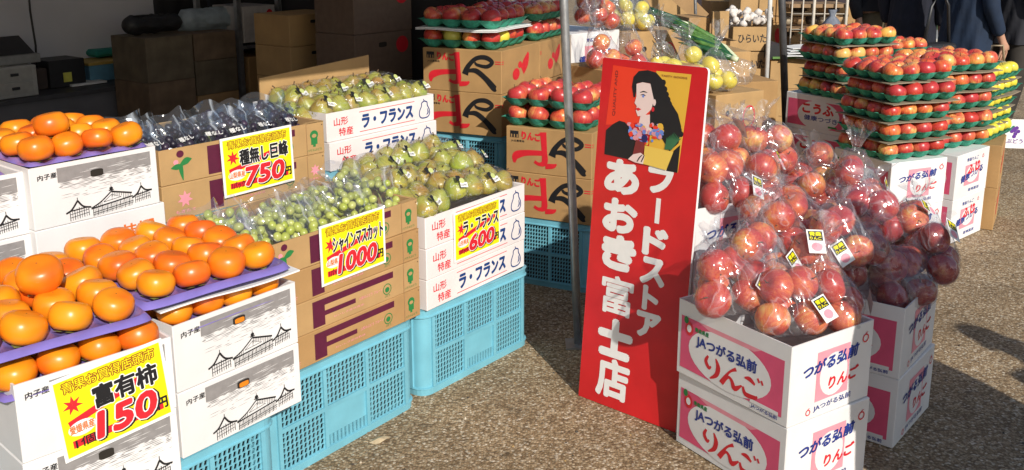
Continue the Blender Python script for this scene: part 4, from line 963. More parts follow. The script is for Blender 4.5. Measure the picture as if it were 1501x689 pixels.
# ================================================================== RED SIGN BOARD
def red_sign():
    ax = Vector((.7508, -.6589, .0)).normalized(); up = Vector((.0477, .0747, .996)); up -= ax*up.dot(ax); up.normalize(); n = ax.cross(up)
    Mx = Matrix((ax, up, n)).transposed().to_4x4(); Mx.translation = Vector((.2364, 3.1768, .002))
    e = empty('sign_board', (0, 0, 0), 0, 'tall red shop sign board with white vertical lettering leaning on cartons', 'sign board'); e.matrix_world = Mx
    w, h = .402, 1.2
    c = [(0, 0), (w, 0)]; rr = .014
    for k in range(5): a = PI/2*k/4; c.append((w-rr+rr*math.cos(a), h-rr+rr*math.sin(a)))
    for k in range(5): a = PI/2+PI/2*k/4; c.append((rr*.5+rr*.5*math.cos(a), h-rr*.5+rr*.5*math.sin(a)))
    b = MB(); N = len(c); b.add([(x, y, 0) for x, y in c]+[(x, y, -.012) for x, y in c], [tuple(range(N)), tuple(range(2*N-1, N-1, -1))], M_signred)
    b.add([(x, y, 0) for x, y in c]+[(x, y, -.012) for x, y in c], [(i, N+i, N+(i+1) % N, (i+1) % N) for i in range(N)], M_card); b.obj('board', e)
    # picture : zoomed photo coordinates (756 px wide view) -> board
    P = Print(); W0 = lambda x, y: (w*(x-38-(y-10)*-.03-((y-10)*.0))/692, h-(y-10-(x-38)*.085)*.402/692)
    def pg(pts, m, lay): P.poly([W0(x, y) for x, y in pts], m, lay)
    def sk(pts, m, lay): P.stroke([(*W0(x, y), q*.402/692) for x, y, q in pts], m, lay)
    O = mat('poster_orange_red', (.80, .05, .02), .4, .03, 10); Yl = mat('poster_ochre', (.75, .44, .05), .4, .05, 10); Fc = mat('poster_skin', (.80, .62, .58), .4, .03, 10); K = M_black
    Bl = mat('poster_blue', (.15, .25, .65), .4, .1, 20); Pk = mat('poster_pinkish', (.70, .30, .35), .4, .1, 20); Br = mat('poster_maroon', (.22, .03, .03), .4); Gd = mat('poster_green', (.04, .16, .07), .4)
    pg([(112, 55), (405, 88), (405, 330), (300, 380), (80, 400), (85, 570)][0:5]+[(82, 395)], O, 1)
    pg([(405, 86), (628, 104), (580, 645), (500, 640), (380, 600)], Yl, 2)
    # blouse
    P.poly([W0(*q) for q in [(82, 572), (86, 430), (130, 395), (175, 372), (215, 380), (245, 410), (300, 470), (300, 560), (260, 592)]], K, 3)
    pg([(505, 640), (545, 525), (585, 490), (578, 645)], K, 3)
    # neck, face, back hair
    pg([(305, 400), (318, 335), (385, 330), (400, 440), (330, 440)], Fc, 3)
    hair = [(265, 235), (250, 175), (258, 120), (290, 88), (350, 82), (405, 95), (455, 140), (485, 210), (520, 270), (560, 320), (585, 390), (575, 480), (520, 530), (450, 440), (385, 400), (380, 320), (398, 245), (370, 155), (320, 150), (285, 155), (275, 235)]
    for q in ([hair[0], hair[1], hair[2], hair[3], hair[18], hair[19], hair[20]], [hair[3], hair[4], hair[5], hair[17], hair[18]], [hair[5], hair[6], hair[7], hair[16], hair[17]], [hair[7], hair[8], hair[9], hair[15], hair[16]], [hair[9], hair[10], hair[11], hair[12], hair[13], hair[14], hair[15]]): pg(q, K, 4)
    for k in range(12): t = k/11; x = 455+130*t; y = 150+280*t**.85; P.ell(*W0(x, y), 17*.402/692, 17*.402/692, K, 4, 10)
    pg([(280, 160), (320, 150), (372, 158), (400, 245), (388, 300), (345, 338), (300, 342), (285, 312), (290, 285), (274, 268), (284, 230)], Fc, 5)
    sk([(308, 208, 3), (330, 202, 7), (355, 208, 3)], K, 6); sk([(312, 222, 3), (330, 219, 6), (345, 226, 3)], K, 6); P.ell(*W0(330, 228), .004, .005, Bl, 6, 10)
    pg([(280, 300), (300, 293), (322, 302), (300, 312)], M_red, 6); P.ell(*W0(398, 300), .006, .008, M_red, 6, 10); P.ell(*W0(405, 262), .006, .011, Fc, 5, 10)
    # groceries
    rr_ = random.Random(4)
    for k in range(70):
        x = 248+rr_.random()*215; y = 385+rr_.random()*110*(1-.3*abs(x-355)/110); P.ell(*W0(x, y), (8+rr_.random()*12)*.00058, (6+rr_.random()*10)*.00058, rr_.choice([Bl, Bl, Pk, Pk, O, Yl, mat('poster_lilac', (.45, .42, .72), .4)]), 6+(k % 3), 9)
    for k in range(11): sk([(492+k*4, 520, 5), (500+k*7, 470, 7), (500+k*9, 425+abs(k-5)*6, 3)], Gd, 9)
    pg([(360, 505), (548, 530), (508, 636), (355, 610)], mat('poster_bag', (.80, .55, .10), .4, .04, 8), 10)
    pg([(300, 475), (358, 490), (350, 560), (280, 570)], Br, 10); P.ell(*W0(355, 465), .012, .014, mat('poster_navy', (.02, .02, .12), .4), 9, 12)
    pg([(252, 590), (285, 560), (335, 548), (362, 565), (355, 612), (300, 605)], Fc, 11)
    for k in range(4): sk([(300+k*14, 600, 6), (318+k*12, 575, 7), (340+k*7, 560, 4)], K if k % 2 else Fc, 12)
    P.text('TASTY GOODS', *W0(440, 108+8), 165*.402/692, 10*.402/692, Br, 5, .01)
    vs, fs, bb = text_geo('QUALITY AND', .01)
    x0, y0 = W0(118, 345); L_ = 262*.402/692; s1 = L_/(bb[2]-bb[0]); s2 = .013/(bb[3]-bb[1])
    P.b.add([(x0-(b_-bb[1])*s2+.016, y0+(a-bb[0])*s1, .0012) for a, b_ in vs], fs, Br)
    inst('picture', P.mesh('picture'), e)
    P = Print()
    # big lettering, each row placed as on the board (fractions of board height from the top)
    rows = [('あ', .283, .085, .282), ('お', .394, .085, .292), ('き', .498, .088, .308), ('富', .612, .108, .325), ('士', .742, .100, .338), ('店', .858, .110, .345)]
    for ch, top, hh, cf in rows:
        cx = w*cf; ww = w*.31; P.text(ch, cx-ww/2, h*(1-top-hh), ww, h*hh, M_signwhite, 2, {'富': .024, '店': .045, '士': .07}.get(ch, .06))
    rows = [('フ', .285, .062), ('ー', .364, .070), ('ド', .453, .068), ('ス', .536, .068), ('ト', .616, .062), ('ア', .692, .064)]
    cx = w*.655
    for ch, top, hh in rows:
        if ch == 'ー': P.rect(cx-w*.022, h*(1-top-hh), w*.044, h*hh, M_signwhite, 2); continue
        ww = w*(.21 if ch != 'ト' else .13); P.text(ch, cx-ww/2, h*(1-top-hh), ww, h*hh, M_signwhite, 2, .06)
    inst('lettering', P.mesh('lettering'), e)
red_sign()

# ================================================================== RIGHT : APPLE CARTONS AND BAGS
G_a = 'white and pink apple cartons'
yR = .575; eR = Vector((math.cos(yR), math.sin(yR), 0)); lR = Vector((-math.sin(yR), math.cos(yR), 0)); pR = Vector((.772, 2.484, 0))
for k in range(2):
    carton(pR+Vector((0, 0, .002+.2465*k)), yR+.012*k, .358, .448, .2455, M_white, ['lower', 'upper open'][k]+' white and pink apple carton in the nearest right stack', G_a, left=pr_jasan, right=None, front=pr_jasan_end, open_top=(k == 1))
yS = .905; pS = Vector((1.213, 2.807, 0)); eS = Vector((math.cos(yS), math.sin(yS), 0)); lS = Vector((-math.sin(yS), math.cos(yS), 0))
for k in range(2):
    carton(pS+Vector((0, 0, .002+.238*k)), yS-.03*(k == 0), .365, .44, .237, M_white, ['lower', 'upper open'][k]+' apple carton in the shaded stack right of the nearest one', G_a, left=pr_jasan, front=pr_jasan_end, open_top=(k == 1))
p0 = Vector((.592, 3.00, 0)); y0 = .50; e0 = Vector((math.cos(y0), math.sin(y0), 0)); l0 = Vector((-math.sin(y0), math.cos(y0), 0))
for k in range(3):
    carton(p0+Vector((0, 0, .002+.2465*k)), y0, .325, .44, .2455, M_white, ['lowest', 'middle', 'topmost open'][k]+' apple carton right behind the red sign board', G_a, left=pr_jasan, front=pr_jasan_end, open_top=(k == 2))
p3 = Vector((1.02, 3.56, 0)); y3 = .65
for k in range(2):
    carton(p3+Vector((0, 0, .002+.29*k)), y3, .40, .42, .289, M_white, ['lower', 'upper open'][k]+' apple carton at the middle of the bag heap, mostly covered', G_a, left=pr_jasan, front=pr_jasan_end, open_top=(k == 1))

def bag(u, v, y, n, yaw, seed, label, place, **k):
    return apple_bag(at_y(u, v, y), yaw, n, label, seed, place=place, **k)
bag(1060, 428, 2.73, 5, .3, 1, 'bag of apples at the left corner of the nearest carton', 'left corner bag', neck=(-.4, -.2, .9), stick=[(.4, -.8, .6, .5)], deco='orange red')
bag(1150, 458, 2.655, 5, .1, 2, 'bag of apples over the front corner of the nearest carton', 'front corner bag', neck=(-.3, .3, .9), stick=[(.3, -.7, .7, .2)], deco='orange red')
bag(1212, 452, 2.76, 5, 1.2, 3, 'bag of apples at the right corner of the nearest carton', 'right corner bag', neck=(.2, .4, .8), stick=[(.2, -.9, .1, .7)], deco='dark red', meshes=APPLES+APPLESP)
bag(1103, 395, 2.80, 5, .7, 4, 'bag with black and gold sticker, second row of the nearest carton', 'second row left bag', neck=(.1, .1, 1), stick=[(.1, -.9, .5, .25)], deco='orange red')
bag(1178, 402, 2.84, 4, .2, 5, 'bag with sticker above the front corner bag', 'second row right bag', neck=(.4, -.1, .9), stick=[(0, -.8, .6, -.1)], deco='orange red')
bag(1128, 352, 2.93, 5, 1.9, 6, 'pale topped bag at the peak of the nearest heap', 'peak bag', neck=(-.1, .2, 1), stick=[(.6, -.8, .4, -.3)], deco='pinkish')
bag(1218, 366, 2.95, 5, .5, 7, 'bag between the two right stacks', 'bag between stacks', neck=(.2, .1, 1), deco='dark red', meshes=APPLES, stick=[(-.2, -.9, .5, .4)])
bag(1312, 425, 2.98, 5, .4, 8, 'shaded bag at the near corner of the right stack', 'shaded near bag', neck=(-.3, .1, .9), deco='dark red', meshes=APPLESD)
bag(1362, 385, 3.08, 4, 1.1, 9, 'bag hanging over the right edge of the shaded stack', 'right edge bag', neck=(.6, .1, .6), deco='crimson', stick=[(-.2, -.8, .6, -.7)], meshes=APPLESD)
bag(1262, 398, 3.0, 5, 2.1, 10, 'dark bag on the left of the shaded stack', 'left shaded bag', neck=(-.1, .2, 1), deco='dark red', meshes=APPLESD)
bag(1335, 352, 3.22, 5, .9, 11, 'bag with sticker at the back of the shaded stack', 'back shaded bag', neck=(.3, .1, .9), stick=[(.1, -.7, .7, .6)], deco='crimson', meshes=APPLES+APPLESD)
bag(1276, 335, 3.2, 5, 2.6, 12, 'bag of crimson apples in the centre of the right heap', 'centre bag', neck=(.1, 0, 1), deco='crimson', meshes=APPLES, stick=[(.3, -.9, .4, -.2)])
bag(1245, 283, 3.52, 5, .9, 13, 'bag with upright pointed top in front of the apple trays', 'pointed bag', neck=(.05, 0, 1), neck_h=.10, stick=[(.2, -.9, .3, .1)], deco='bright red', meshes=APPLES)
bag(1180, 302, 3.45, 5, 1.7, 14, 'bag of pale apples behind the heap peak', 'pale bag', neck=(-.2, .3, .9), deco='pale yellow', meshes=APPLESP)
bag(1195, 258, 3.68, 4, 1.0, 15, 'far bag beside the pointed bag', 'far bag', neck=(-.5, .1, .8), deco='red')
bag(1052, 282, 3.12, 5, .5, 16, 'bag with gold sticker right beside the red sign board', 'sign side bag', neck=(-.1, .3, .9), stick=[(.3, -.9, .5, -.5)], deco='orange red')
bag(1108, 282, 3.22, 4, 1.3, 17, 'bag of orange apples second from the sign board', 'second bag from sign', neck=(.4, -.1, .8), deco='orange', stick=[(.0, -.9, .5, -.3)])
bag(1050, 236, 3.30, 5, 2.2, 18, 'upper bag beside the picture of the sign board', 'upper sign bag', neck=(-.3, .1, .9), stick=[(-.1, -.9, .5, .2)], deco='orange red')
bag(1125, 236, 3.42, 5, 2.9, 19, 'upper bag with a bright red apple behind the sign side bags', 'upper right bag', neck=(.2, .3, .9), deco='bright red', meshes=APPLES+APPLESP)
bag(1090, 212, 3.50, 3, .2, 20, 'topmost bag of the heap behind the sign board', 'topmost bag', neck=(-.2, .2, 1), stick=[(-.5, -.8, .4, .1)], deco='orange red')
bag(1160, 335, 3.1, 5, 1.1, 21, 'bag sunk in the gap behind the heap peak', 'sunken bag', neck=(.1, .5, .8), deco='red', meshes=APPLESP)

# ------------------------------------------------------------------ apple tray towers
G_t = 'white apple cartons under the tray towers'
def tower(p, yaw, zb, n, desc, seed, pitch=.100, meshes=None, colour='red', top_full=True, jit=.012, sheets=True, rad=.0525):
    rr = random.Random(seed)
    for k in range(n):
        q = Vector((p[0]+rr.uniform(-jit, jit), p[1]+rr.uniform(-jit, jit), zb+.043+pitch*k)); yy = yaw+rr.uniform(-.03, .03)
        nm = 'top' if k == n-1 else 'lowest' if k == 0 else ORD[n-1-k]
        apple_tray(q, yy, f'{nm} tray of {desc}', k == n-1, seed*20+k, meshes, colour, r=rad)
        if sheets and k > 0: sheet(q+Vector((0, 0, -.046)), yy, .43, .385, f'brown cardboard sheet under the {nm} tray of {desc}')
pT = Vector((1.905, 4.74, 0)); yT = .40
for k in range(2):
    carton(pT+Vector((0, 0, .002+.24*k)), yT, .37, .42, .239, M_white, ['lower', 'upper'][k]+' carton under the front apple tower', G_t, left=pr_jasan, front=pr_jasan_end)
tower(pT+Vector((-.03, .0, 0)), yT-.02, .482, 5, 'front tower', 11)
pU = Vector((2.307, 4.897, 0)); yU = .731
for k in range(2):
    carton(pU+Vector((0, 0, .002+.24*k)), yU, .385, .44, .239, M_white, ['lower', 'upper'][k]+' carton under the right apple tower', G_t, left=pr_sunfuji, front=pr_sunfuji_end)
tower(pU+Vector((-.06, .10, 0)), .45, .482, 5, 'right tower', 12, pitch=.103)
zb = .66; pV = at_z(1243, 148, zb); yV = .62; lV = Vector((-math.sin(yV), math.cos(yV), 0))
for k in range(3):
    carton(pV+Vector((0, 0, .002+.22*k-zb)), yV, .40, .44, .219, M_white, ['lowest', 'middle', 'topmost'][k]+' carton under the back left apple tower', G_t, left=pr_sunfuji, front=pr_sunfuji_end)
tower((pV.x-.06, pV.y-.02, 0), .40, zb+.002, 4, 'back left tower', 13, pitch=.105)
pX = at_y(1300, 72, 6.25)
tower((pX.x-.04, pX.y, 0), .45, pX.z-.16, 2, 'far tower', 14, pitch=.115)
for k in range(4):
    hh = (pX.z-.165)/4; carton((pX.x, pX.y, .002+hh*k), .5, .40, .40, hh-.001, M_white, ORD[k]+' carton up from the ground under the far apple tower', G_t)
pY = Vector((2.66, 5.15, 0)); yY = 1.05
for k in range(2):
    carton(pY+Vector((0, 0, .002+.24*k)), yY, .36, .42, .239, M_kraft, ['lower', 'upper'][k]+' brown carton with red apple mark under the yellow apples', G_t, left=pr_brown_apple, front=pr_fuji_kraft_end)
tower((pY.x-.06, pY.y+.06, 0), .80, .482, 5, 'yellow tower', 15, pitch=.082, rad=.044, meshes=APPLESY, colour='yellow')

# ------------------------------------------------------------------ brown apple cartons left of the sign
G_k = 'brown apple cartons with brush lettering'
p1 = Vector((-.05, 4.60, 0)); y1 = 1.14; 
for k in range(2): crate((p1.x+.02, p1.y+.02, .32*k), y1, .46, .42, .32, ['lower', 'upper'][k]+' blue crate under the back brown apple cartons', 'blue crates behind the pear stall')
for k in range(2):
    carton((p1.x, p1.y, .642+.209*k), y1, .46, .43, .208, M_kraft, ['lower', 'upper'][k]+' brown apple carton with black brush stroke under two tray layers', G_k, left=pr_fuji_kraft, front=pr_fuji_kraft_end)
e1 = Vector((math.cos(y1), math.sin(y1), 0)); l1 = Vector((-math.sin(y1), math.cos(y1), 0))
q1 = p1+e1*.465
carton((q1.x, q1.y, .642+.209), y1, .40, .43, .206, M_kraft, 'brown apple carton directly behind the upper brush stroke carton', G_k, front=pr_fuji_kraft_end)
carton((q1.x, q1.y, .642), y1, .40, .43, .206, M_kraft, 'brown apple carton below the one behind the brush stroke carton', G_k)
for k in range(2): crate((q1.x+.01, q1.y+.01, .32*k), y1, .38, .42, .32, ['lower', 'upper'][k]+' blue crate furthest back under the brown cartons', 'blue crates behind the pear stall')
p2 = Vector((.352, 4.174, 0)); y2 = 1.121
crate((p2.x+.008, p2.y+.01, 0), y2, .36, .41, .325, 'shaded blue crate behind the steel tent leg', 'blue crates behind the pear stall')
for k in range(2):
    carton((p2.x, p2.y, .327+.211*k), y2, .38, .422, .210, M_kraft, ['lower half shaded', 'upper'][k]+' brown apple carton behind the steel tent leg', G_k, left=pr_fuji_kraft, front=pr_fuji_kraft_end)
def pl(b_, px, py, z): return Vector((b_.x, b_.y, 0))+px+py+Vector((0, 0, z))
e2 = Vector((math.cos(y2), math.sin(y2), 0)); l2 = Vector((-math.sin(y2), math.cos(y2), 0))
for k in range(2):
    apple_tray(p2+l2*.435+e2*.0+Vector((0, 0, .749+.043+.088*k)), y2-PI/2, ['lower', 'upper'][k]+' tray behind the tent leg', k == 1, 50+k, APPLES if k else None)
for k in range(2):
    apple_tray(p1+l1*.44-e1*.01+Vector((0, 0, 1.06+.043+.098*k)), y1-PI/2+.02, ['lower', 'upper'][k]+' tray on the brush stroke cartons', True if k else False, 60+k, [APPLESY[0], APPLESP[0], APPLESP[1]] if k == 0 else APPLES, 'yellow red' if k == 0 else 'bright red')
for k, m_ in enumerate((M_card, M_card)):
    sheet(p1-e1*.03+l1*.45+Vector((0, 0, 1.152+.006*k)), y1-PI/2+.03*k, .44, .42, ['lower', 'upper'][k]+' white paper sheet between the two tray layers', m_, 'loose sheets')
for k in range(2):
    apple_tray(q1+l1*.42+Vector((0, 0, 1.06+.043+.098*k)), y1-PI/2, ['lower', 'upper'][k]+' tray furthest back left of the tent leg', k == 1, 70+k, APPLES)
for k, (u, v) in enumerate(((705, 14), (738, 17))):
    o = inst('fruit_tray', sheet_mesh(.10, .05, mat('mint_foam', (.25, .60, .48), .6)), None, loc=at_y(u-14, v, 5.0), rot=(0, 0, .1)); tag(o, ['left', 'right'][k]+' strip of mint green foam on the bright red apples', 'foam strip')

# ------------------------------------------------------------------ things between the sign and the far towers
def boxstack(u, v, y, d, w, yaw, n, m, labels, fr=None, lf=None, group='cartons of the next stall', ztop=None, open_top=False):
    """near top corner seen at (u,v), at distance y"""
    p = at_y(u, v, y); h = (p.z-.002)/n
    for k in range(n):
        carton((p.x, p.y, .002+h*k), yaw, d, w, h-.001, m, labels if n == 1 else f'{labels}, {ORD[k]} up from the ground', group, front=fr, left=lf, open_top=open_top and k == n-1)
    return p, h
pG, hG = boxstack(838, 50, 5.35, .40, .42, .75, 4, M_white, 'white pink carton beyond the tent leg', pr_sunfuji_end, None)
bag(862, 22, 5.5, 5, .3, 31, 'far bag of large red apples beyond the tent leg', 'far red bag', neck=(.2, .1, 1), meshes=APPLESP, r=.047)
bag(888, 30, 5.62, 4, 1.3, 37, 'second far bag of pale red apples, right of the first', 'second far red bag', neck=(.2, .1, 1), meshes=APPLESP, r=.047)
pH, hH = boxstack(925, 48, 5.55, .42, .42, .6, 4, M_kraft2, 'brown carton under the bag of yellow apples', pr_tomato)
bag(915, 28, 5.7, 6, .2, 32, 'clear bag of six yellow apples on a brown carton', 'yellow bag', neck=(-.2, .2, 1), meshes=APPLESY, deco='yellow', neck_h=.12, r=.047)
bag(938, 32, 5.72, 4, 1.2, 38, 'second clear bag of yellow apples, right of the first', 'second yellow bag', neck=(.1, .2, 1), meshes=APPLESY, deco='yellow', r=.047)
boxstack(975, 100, 4.75, .24, .34, .6, 3, M_kraft2, 'covered carton directly behind the top of the sign')
boxstack(890, 104, 4.7, .24, .34, .6, 3, M_kraft2, 'covered carton behind the top left of the sign')
bag(880, 85, 4.85, 4, .4, 33, 'clear bag with orange red apples showing above the top left of the sign', 'bag above sign left', neck=(-.2, .1, 1), deco='orange red', neck_h=.14, r=.047)
bag(925, 92, 4.85, 4, 1.4, 34, 'crumpled bag above the middle of the sign top', 'bag above sign middle', neck=(.2, .2, 1), deco='orange red', neck_h=.16, r=.047)
bag(975, 98, 4.9, 3, 2.0, 35, 'bag with a yellow apple above the sign top right', 'bag above sign right', neck=(.1, .2, 1), meshes=APPLESY, deco='yellow', neck_h=.16, r=.047)
pI, hI = boxstack(1050, 140, 4.9, .34, .40, .55, 3, M_kraft2, 'brown carton with red ring right of the sign top', pr_tomato)
bag(1040, 118, 5.0, 6, .3, 36, 'bag of yellow apples at the right top corner of the sign', 'corner yellow bag', neck=(.3, .2, .9), meshes=APPLESY, deco='yellow', neck_h=.14, r=.047)
bag(1012, 102, 5.05, 4, 1.5, 40, 'bag of yellow apples peeking over the sign corner', 'peeking yellow bag', neck=(.3, .2, .9), meshes=APPLESY, deco='yellow', neck_h=.10, r=.047)
# open kraft carton with leeks and greens
pJ, hJ = boxstack(950, 62, 6.4, .62, .40, .15, 3, M_kraft2, 'brown carton holding leeks and greens', pr_tomato, None, open_top=True)
def leek(a, b_, r, label, seed, n=5):
    rr = random.Random(seed); e = empty('leek', a, 0, label, 'leek', 'leeks and long greens'); a = Vector(a); d = Vector(b_)-a
    gm = mat('leek_leaf', (.02, .10, .035), .35, .4, 60); wm = mat('leek_white', (.62, .68, .45), .4, .1, 30)
    gm2 = mat('leek_leaf_light', (.10, .22, .05), .4, .4, 60)
    b = MB(); b.tube([(0, 0, 0), d*.07, d*.14], [r*.55, r*.6, r*.6], wm, 8); b.obj('shank', e)
    for k in range(n):
        o = Vector((rr.uniform(-1, 1), rr.uniform(-1, 1), rr.uniform(-.3, 1)))*r*1.4; b = MB(); L2 = d*(rr.uniform(.85, 1.1))
        b.tube([d*.10, d*.35+o*.6, d*.7+o, L2+o*1.6-Vector((0, 0, .02*rr.random()))], [r*.5, r*.75, r*.6, r*.08], gm if k % 3 else gm2, 5); b.obj('leaf', e)
for k in range(7):
    leek(at_y(1008-k*2, 36+k*2, 6.0+.04*k), at_y(935+k*3, 14+k*4, 6.2+.04*k), .026, 'leek lying over the brown carton, '+ORD[k]+' from the back', 40+k)
for k in range(9):
    leek(at_y(1064+k*2.2, 70+k*2.2, 5.45-.03*k), at_y(975+k*5, 30+k*5, 5.6-.03*k), .027, 'dark green leek bundle by the bagged yellow apples, '+ORD[k]+' from the back', 60+k, 6)
boxstack(990, 78, 5.95, .50, .40, .2, 4, M_kraft2, 'brown carton below the dark green leeks')
# plastic bag in front of the shaded brown box
hp = [(*at_y(u, v, 5.6), .05) for u, v in ((1040, 92), (1070, 95), (1095, 102), (1060, 108), (1090, 112))]
e = empty('plastic_bag', (0, 0, 0), 0, 'flat clear plastic bag lying on the brown boxes beyond the sign', 'plastic bag'); hull_film(hp, 'film', e, M_film, 77, crumple=.015)
boxstack(1048, 122, 5.75, .42, .42, .25, 3, M_kraft, 'shaded brown box below the flat plastic bag')
# tilted wooden-toned boards at the back
for k, (u0, v0, u1, v1, y) in enumerate(((950, -12, 1010, 40, 7.6), (985, -14, 1030, 30, 7.8))):
    a, c = at_y(u0, v0, y), at_y(u1, v1, y); b = MB(); d = (c-a); nrm = Vector((0, 0, 1)).cross(Vector((0, 1, 0))); up = d.cross(Vector((0, 1, 0))).normalized()*.07
    vs = [a+up, c+up, c-up, a-up]; b.add(vs+[v+Vector((0, .02, 0)) for v in vs], [(3, 2, 1, 0), (4, 5, 6, 7), (0, 1, 5, 4), (1, 2, 6, 5), (2, 3, 7, 6), (3, 0, 4, 7)], M_kraftd if k else M_kraft2); tag(b.obj('tilted_board'), ['brown', 'dark'][k]+' cardboard sheet leaning diagonally beyond the leeks', 'board')
# garlic boxes
p_, h_ = boxstack(1073, 38, 7.0, .36, .40, .02, 2, M_kraft2, 'dummy') if False else (None, None)
pK = at_y(1072, 100, 7.0)
b0 = at_y(1072, 98, 7.0)
for k in range(2):
    zt = at_y(1072, 76-37*k, 7.0).z; z0_ = at_y(1072, 76-37*k+36, 7.0).z
    carton((b0.x, 7.0, z0_), .04, .27, .40, zt-z0_-.002, M_kraft2, ['lower', 'upper open'][k]+' brown carton with black lettering holding garlic', 'garlic cartons', front=pr_garlic, open_top=(k == 1))
zb_ = at_y(1072, 112, 7.0).z
crate((b0.x-.02, 7.0, 0), .04, .34, .42, zb_, 'dark blue crate below the garlic cartons', 'blue crates of the next stall', blank=False)
rr = random.Random(9); b = MB()
gm = mat('garlic_skin', (.72, .66, .60), .6, .2, 60)
b.lathe([(.001, -.022), (.022, -.02), (.03, -.005), (.024, .012), (.008, .024), (.005, .05), (.001, .052)], gm, 10, lobes=5, la=.08); GAR = b.mesh('garlic_bulb')
zt = at_y(1072, 39, 7.0).z
for k in range(34):
    o = inst('garlic_bulb', GAR, None, loc=(b0.x+.02+.25*rr.random(), 7.02+.34*rr.random(), zt+.0+rr.random()*.10), rot=(rr.uniform(-2, 2), rr.uniform(-2, 2), 0)); tag(o, 'pinkish white garlic bulb heaped in the upper lettered carton', 'garlic', 'garlic bulbs')
cflap = carton((b0.x-.17, 6.9, .45), .3, .13, .02, .62, M_kraft2, 'tall light cardboard flap left of the garlic', 'garlic cartons')
carton((b0.x-.33, 6.95, .002), .2, .16, .3, 1.02, M_kraft, 'tall brown carton at the left of the garlic', 'garlic cartons')
# next stall poles
def pole(u, vb, yb, ut, r, m, label, ztop=2.2):
    p = at_y(u, vb, yb); t_ = at_y(ut, 0, yb); d = (t_-p); k = (ztop-p.z)/d.z; top = p+d*k; base = p-d*(p.z/d.z)
    e = empty('stall_pole', base, 0, label, 'pole', 'poles of the next stall'); b = MB(); b.tube([(0, 0, 0), top-base], r, m, 12); b.obj('shaft', e)
    b = MB(); b.lathe([(r*3.2, 0), (r*3.2, .03), (r*1.2, .05), (r*1.01, .12)], m, 16); b.obj('foot', e)
pole(1120, 190, 6.1, 1129, .014, mat('white_pole', (.62, .62, .60), .4), 'slim white pole left of the counter')
pole(1152, 190, 6.3, 1146, .024, mat('grey_black_pole', (.10, .10, .105), .35, .2, 20, metal=.4), 'thick dark grey pole left of the counter')
pole(1020, 45, 7.4, 1019, .012, M_steel, 'thin steel pole above the leeks')
# weight bags at pole foot
b = MB(); b.lathe([(.001, 0), (.09, .0), (.12, .05), (.11, .14), (.06, .2), (.001, .21)], M_dark, 16, lobes=3, la=.1); w_ = b.obj('sand_bag', loc=(at_y(1175, 210, 6.2).x, 6.35, 0)); tag(w_, 'black weight bag at the foot of the dark pole', 'bag')
b = MB(); b.lathe([(.001, 0), (.05, .0), (.07, .03), (.06, .09), (.001, .12)], mat('blue_weight', (.03, .06, .12), .5), 12); w_ = b.obj('pole_weight', loc=(at_y(1110, 195, 6.1).x, 5.95, .0)); tag(w_, 'small blue weight at the foot of the white pole', 'weight')
# counter right of the poles
ct = at_y(1128, 62, 6.9); e = empty('counter_stand', (ct.x, 6.9, 0), .05, 'brown box counter with white papers and a green edge', 'counter')
b = MB(); b.box((.02, 0, 0), (.46, .5, ct.z-.12), M_kraft2); bevel_mesh(b.mesh('x')); b.obj('body', e)
for k in range(3): b = MB(); b.box((.10, -.004, .12+k*.2), (.46, -.001, .125+k*.2), M_kraftd); b.obj('seam', e)
b = MB(); b.box((0, -.02, ct.z-.12), (.10, .4, ct.z-.02), M_dark); b.obj('dark_edge', e)
b = MB(); b.box((.02, -.03, ct.z-.115), (.5, .5, ct.z-.10), mat('green_mat', (.12, .25, .06), .7)); b.obj('top', e)
for k in range(4):
    o = sheet((ct.x+.10+.03*k, 6.82+.05*k, ct.z-.09+.012*k), .1*k, .30, .22, ['lowest', 'second', 'third', 'topmost'][k]+' white paper pack on the brown counter', M_paper, 'white papers on the counter')
# backdrop of the stall beyond: dark cloth and brown cartons in front of it
b = MB(); xa, xb = at_y(925, 0, 10.2).x, at_y(1262, 0, 10.2).x
b.sheet(lambda u, v: (xa+(xb-xa)*u, 10.2+.05*math.sin(60*u+2*v), 1.9*v), 90, 6, mat('dark_stall_cloth', (.035, .025, .03), .9, .4, 3)); tag(b.obj('cloth_screen'), 'dark cloth screen at the back of the next stall', 'cloth screen')
rr = random.Random(21)
for k, (u, w_, zt_, y_, m_) in enumerate(((952, .34, 1.02, 9.2, M_kraft2), (1008, .30, .80, 8.9, M_kraftd), (1042, .36, .98, 9.3, M_kraft), (1085, .30, 1.30, 8.6, M_kraft2), (1108, .26, 1.22, 8.9, M_kraft), (1160, .40, .86, 9.4, M_kraft2), (1215, .36, .92, 9.3, M_kraft))):
    p = at_y(u, 20, y_)
    for q in range(3): carton((p.x, y_, .002+zt_/3*q), rr.uniform(-.3, .3) if q == 0 else .05*q, w_, .32, zt_/3-.002, m_, f'brown carton at the dark cloth screen, pile {ORD[k]} from left, {ORD[q]} up', 'cartons by the dark cloth screen', front=pr_plain_hole if k % 2 == 0 else None)
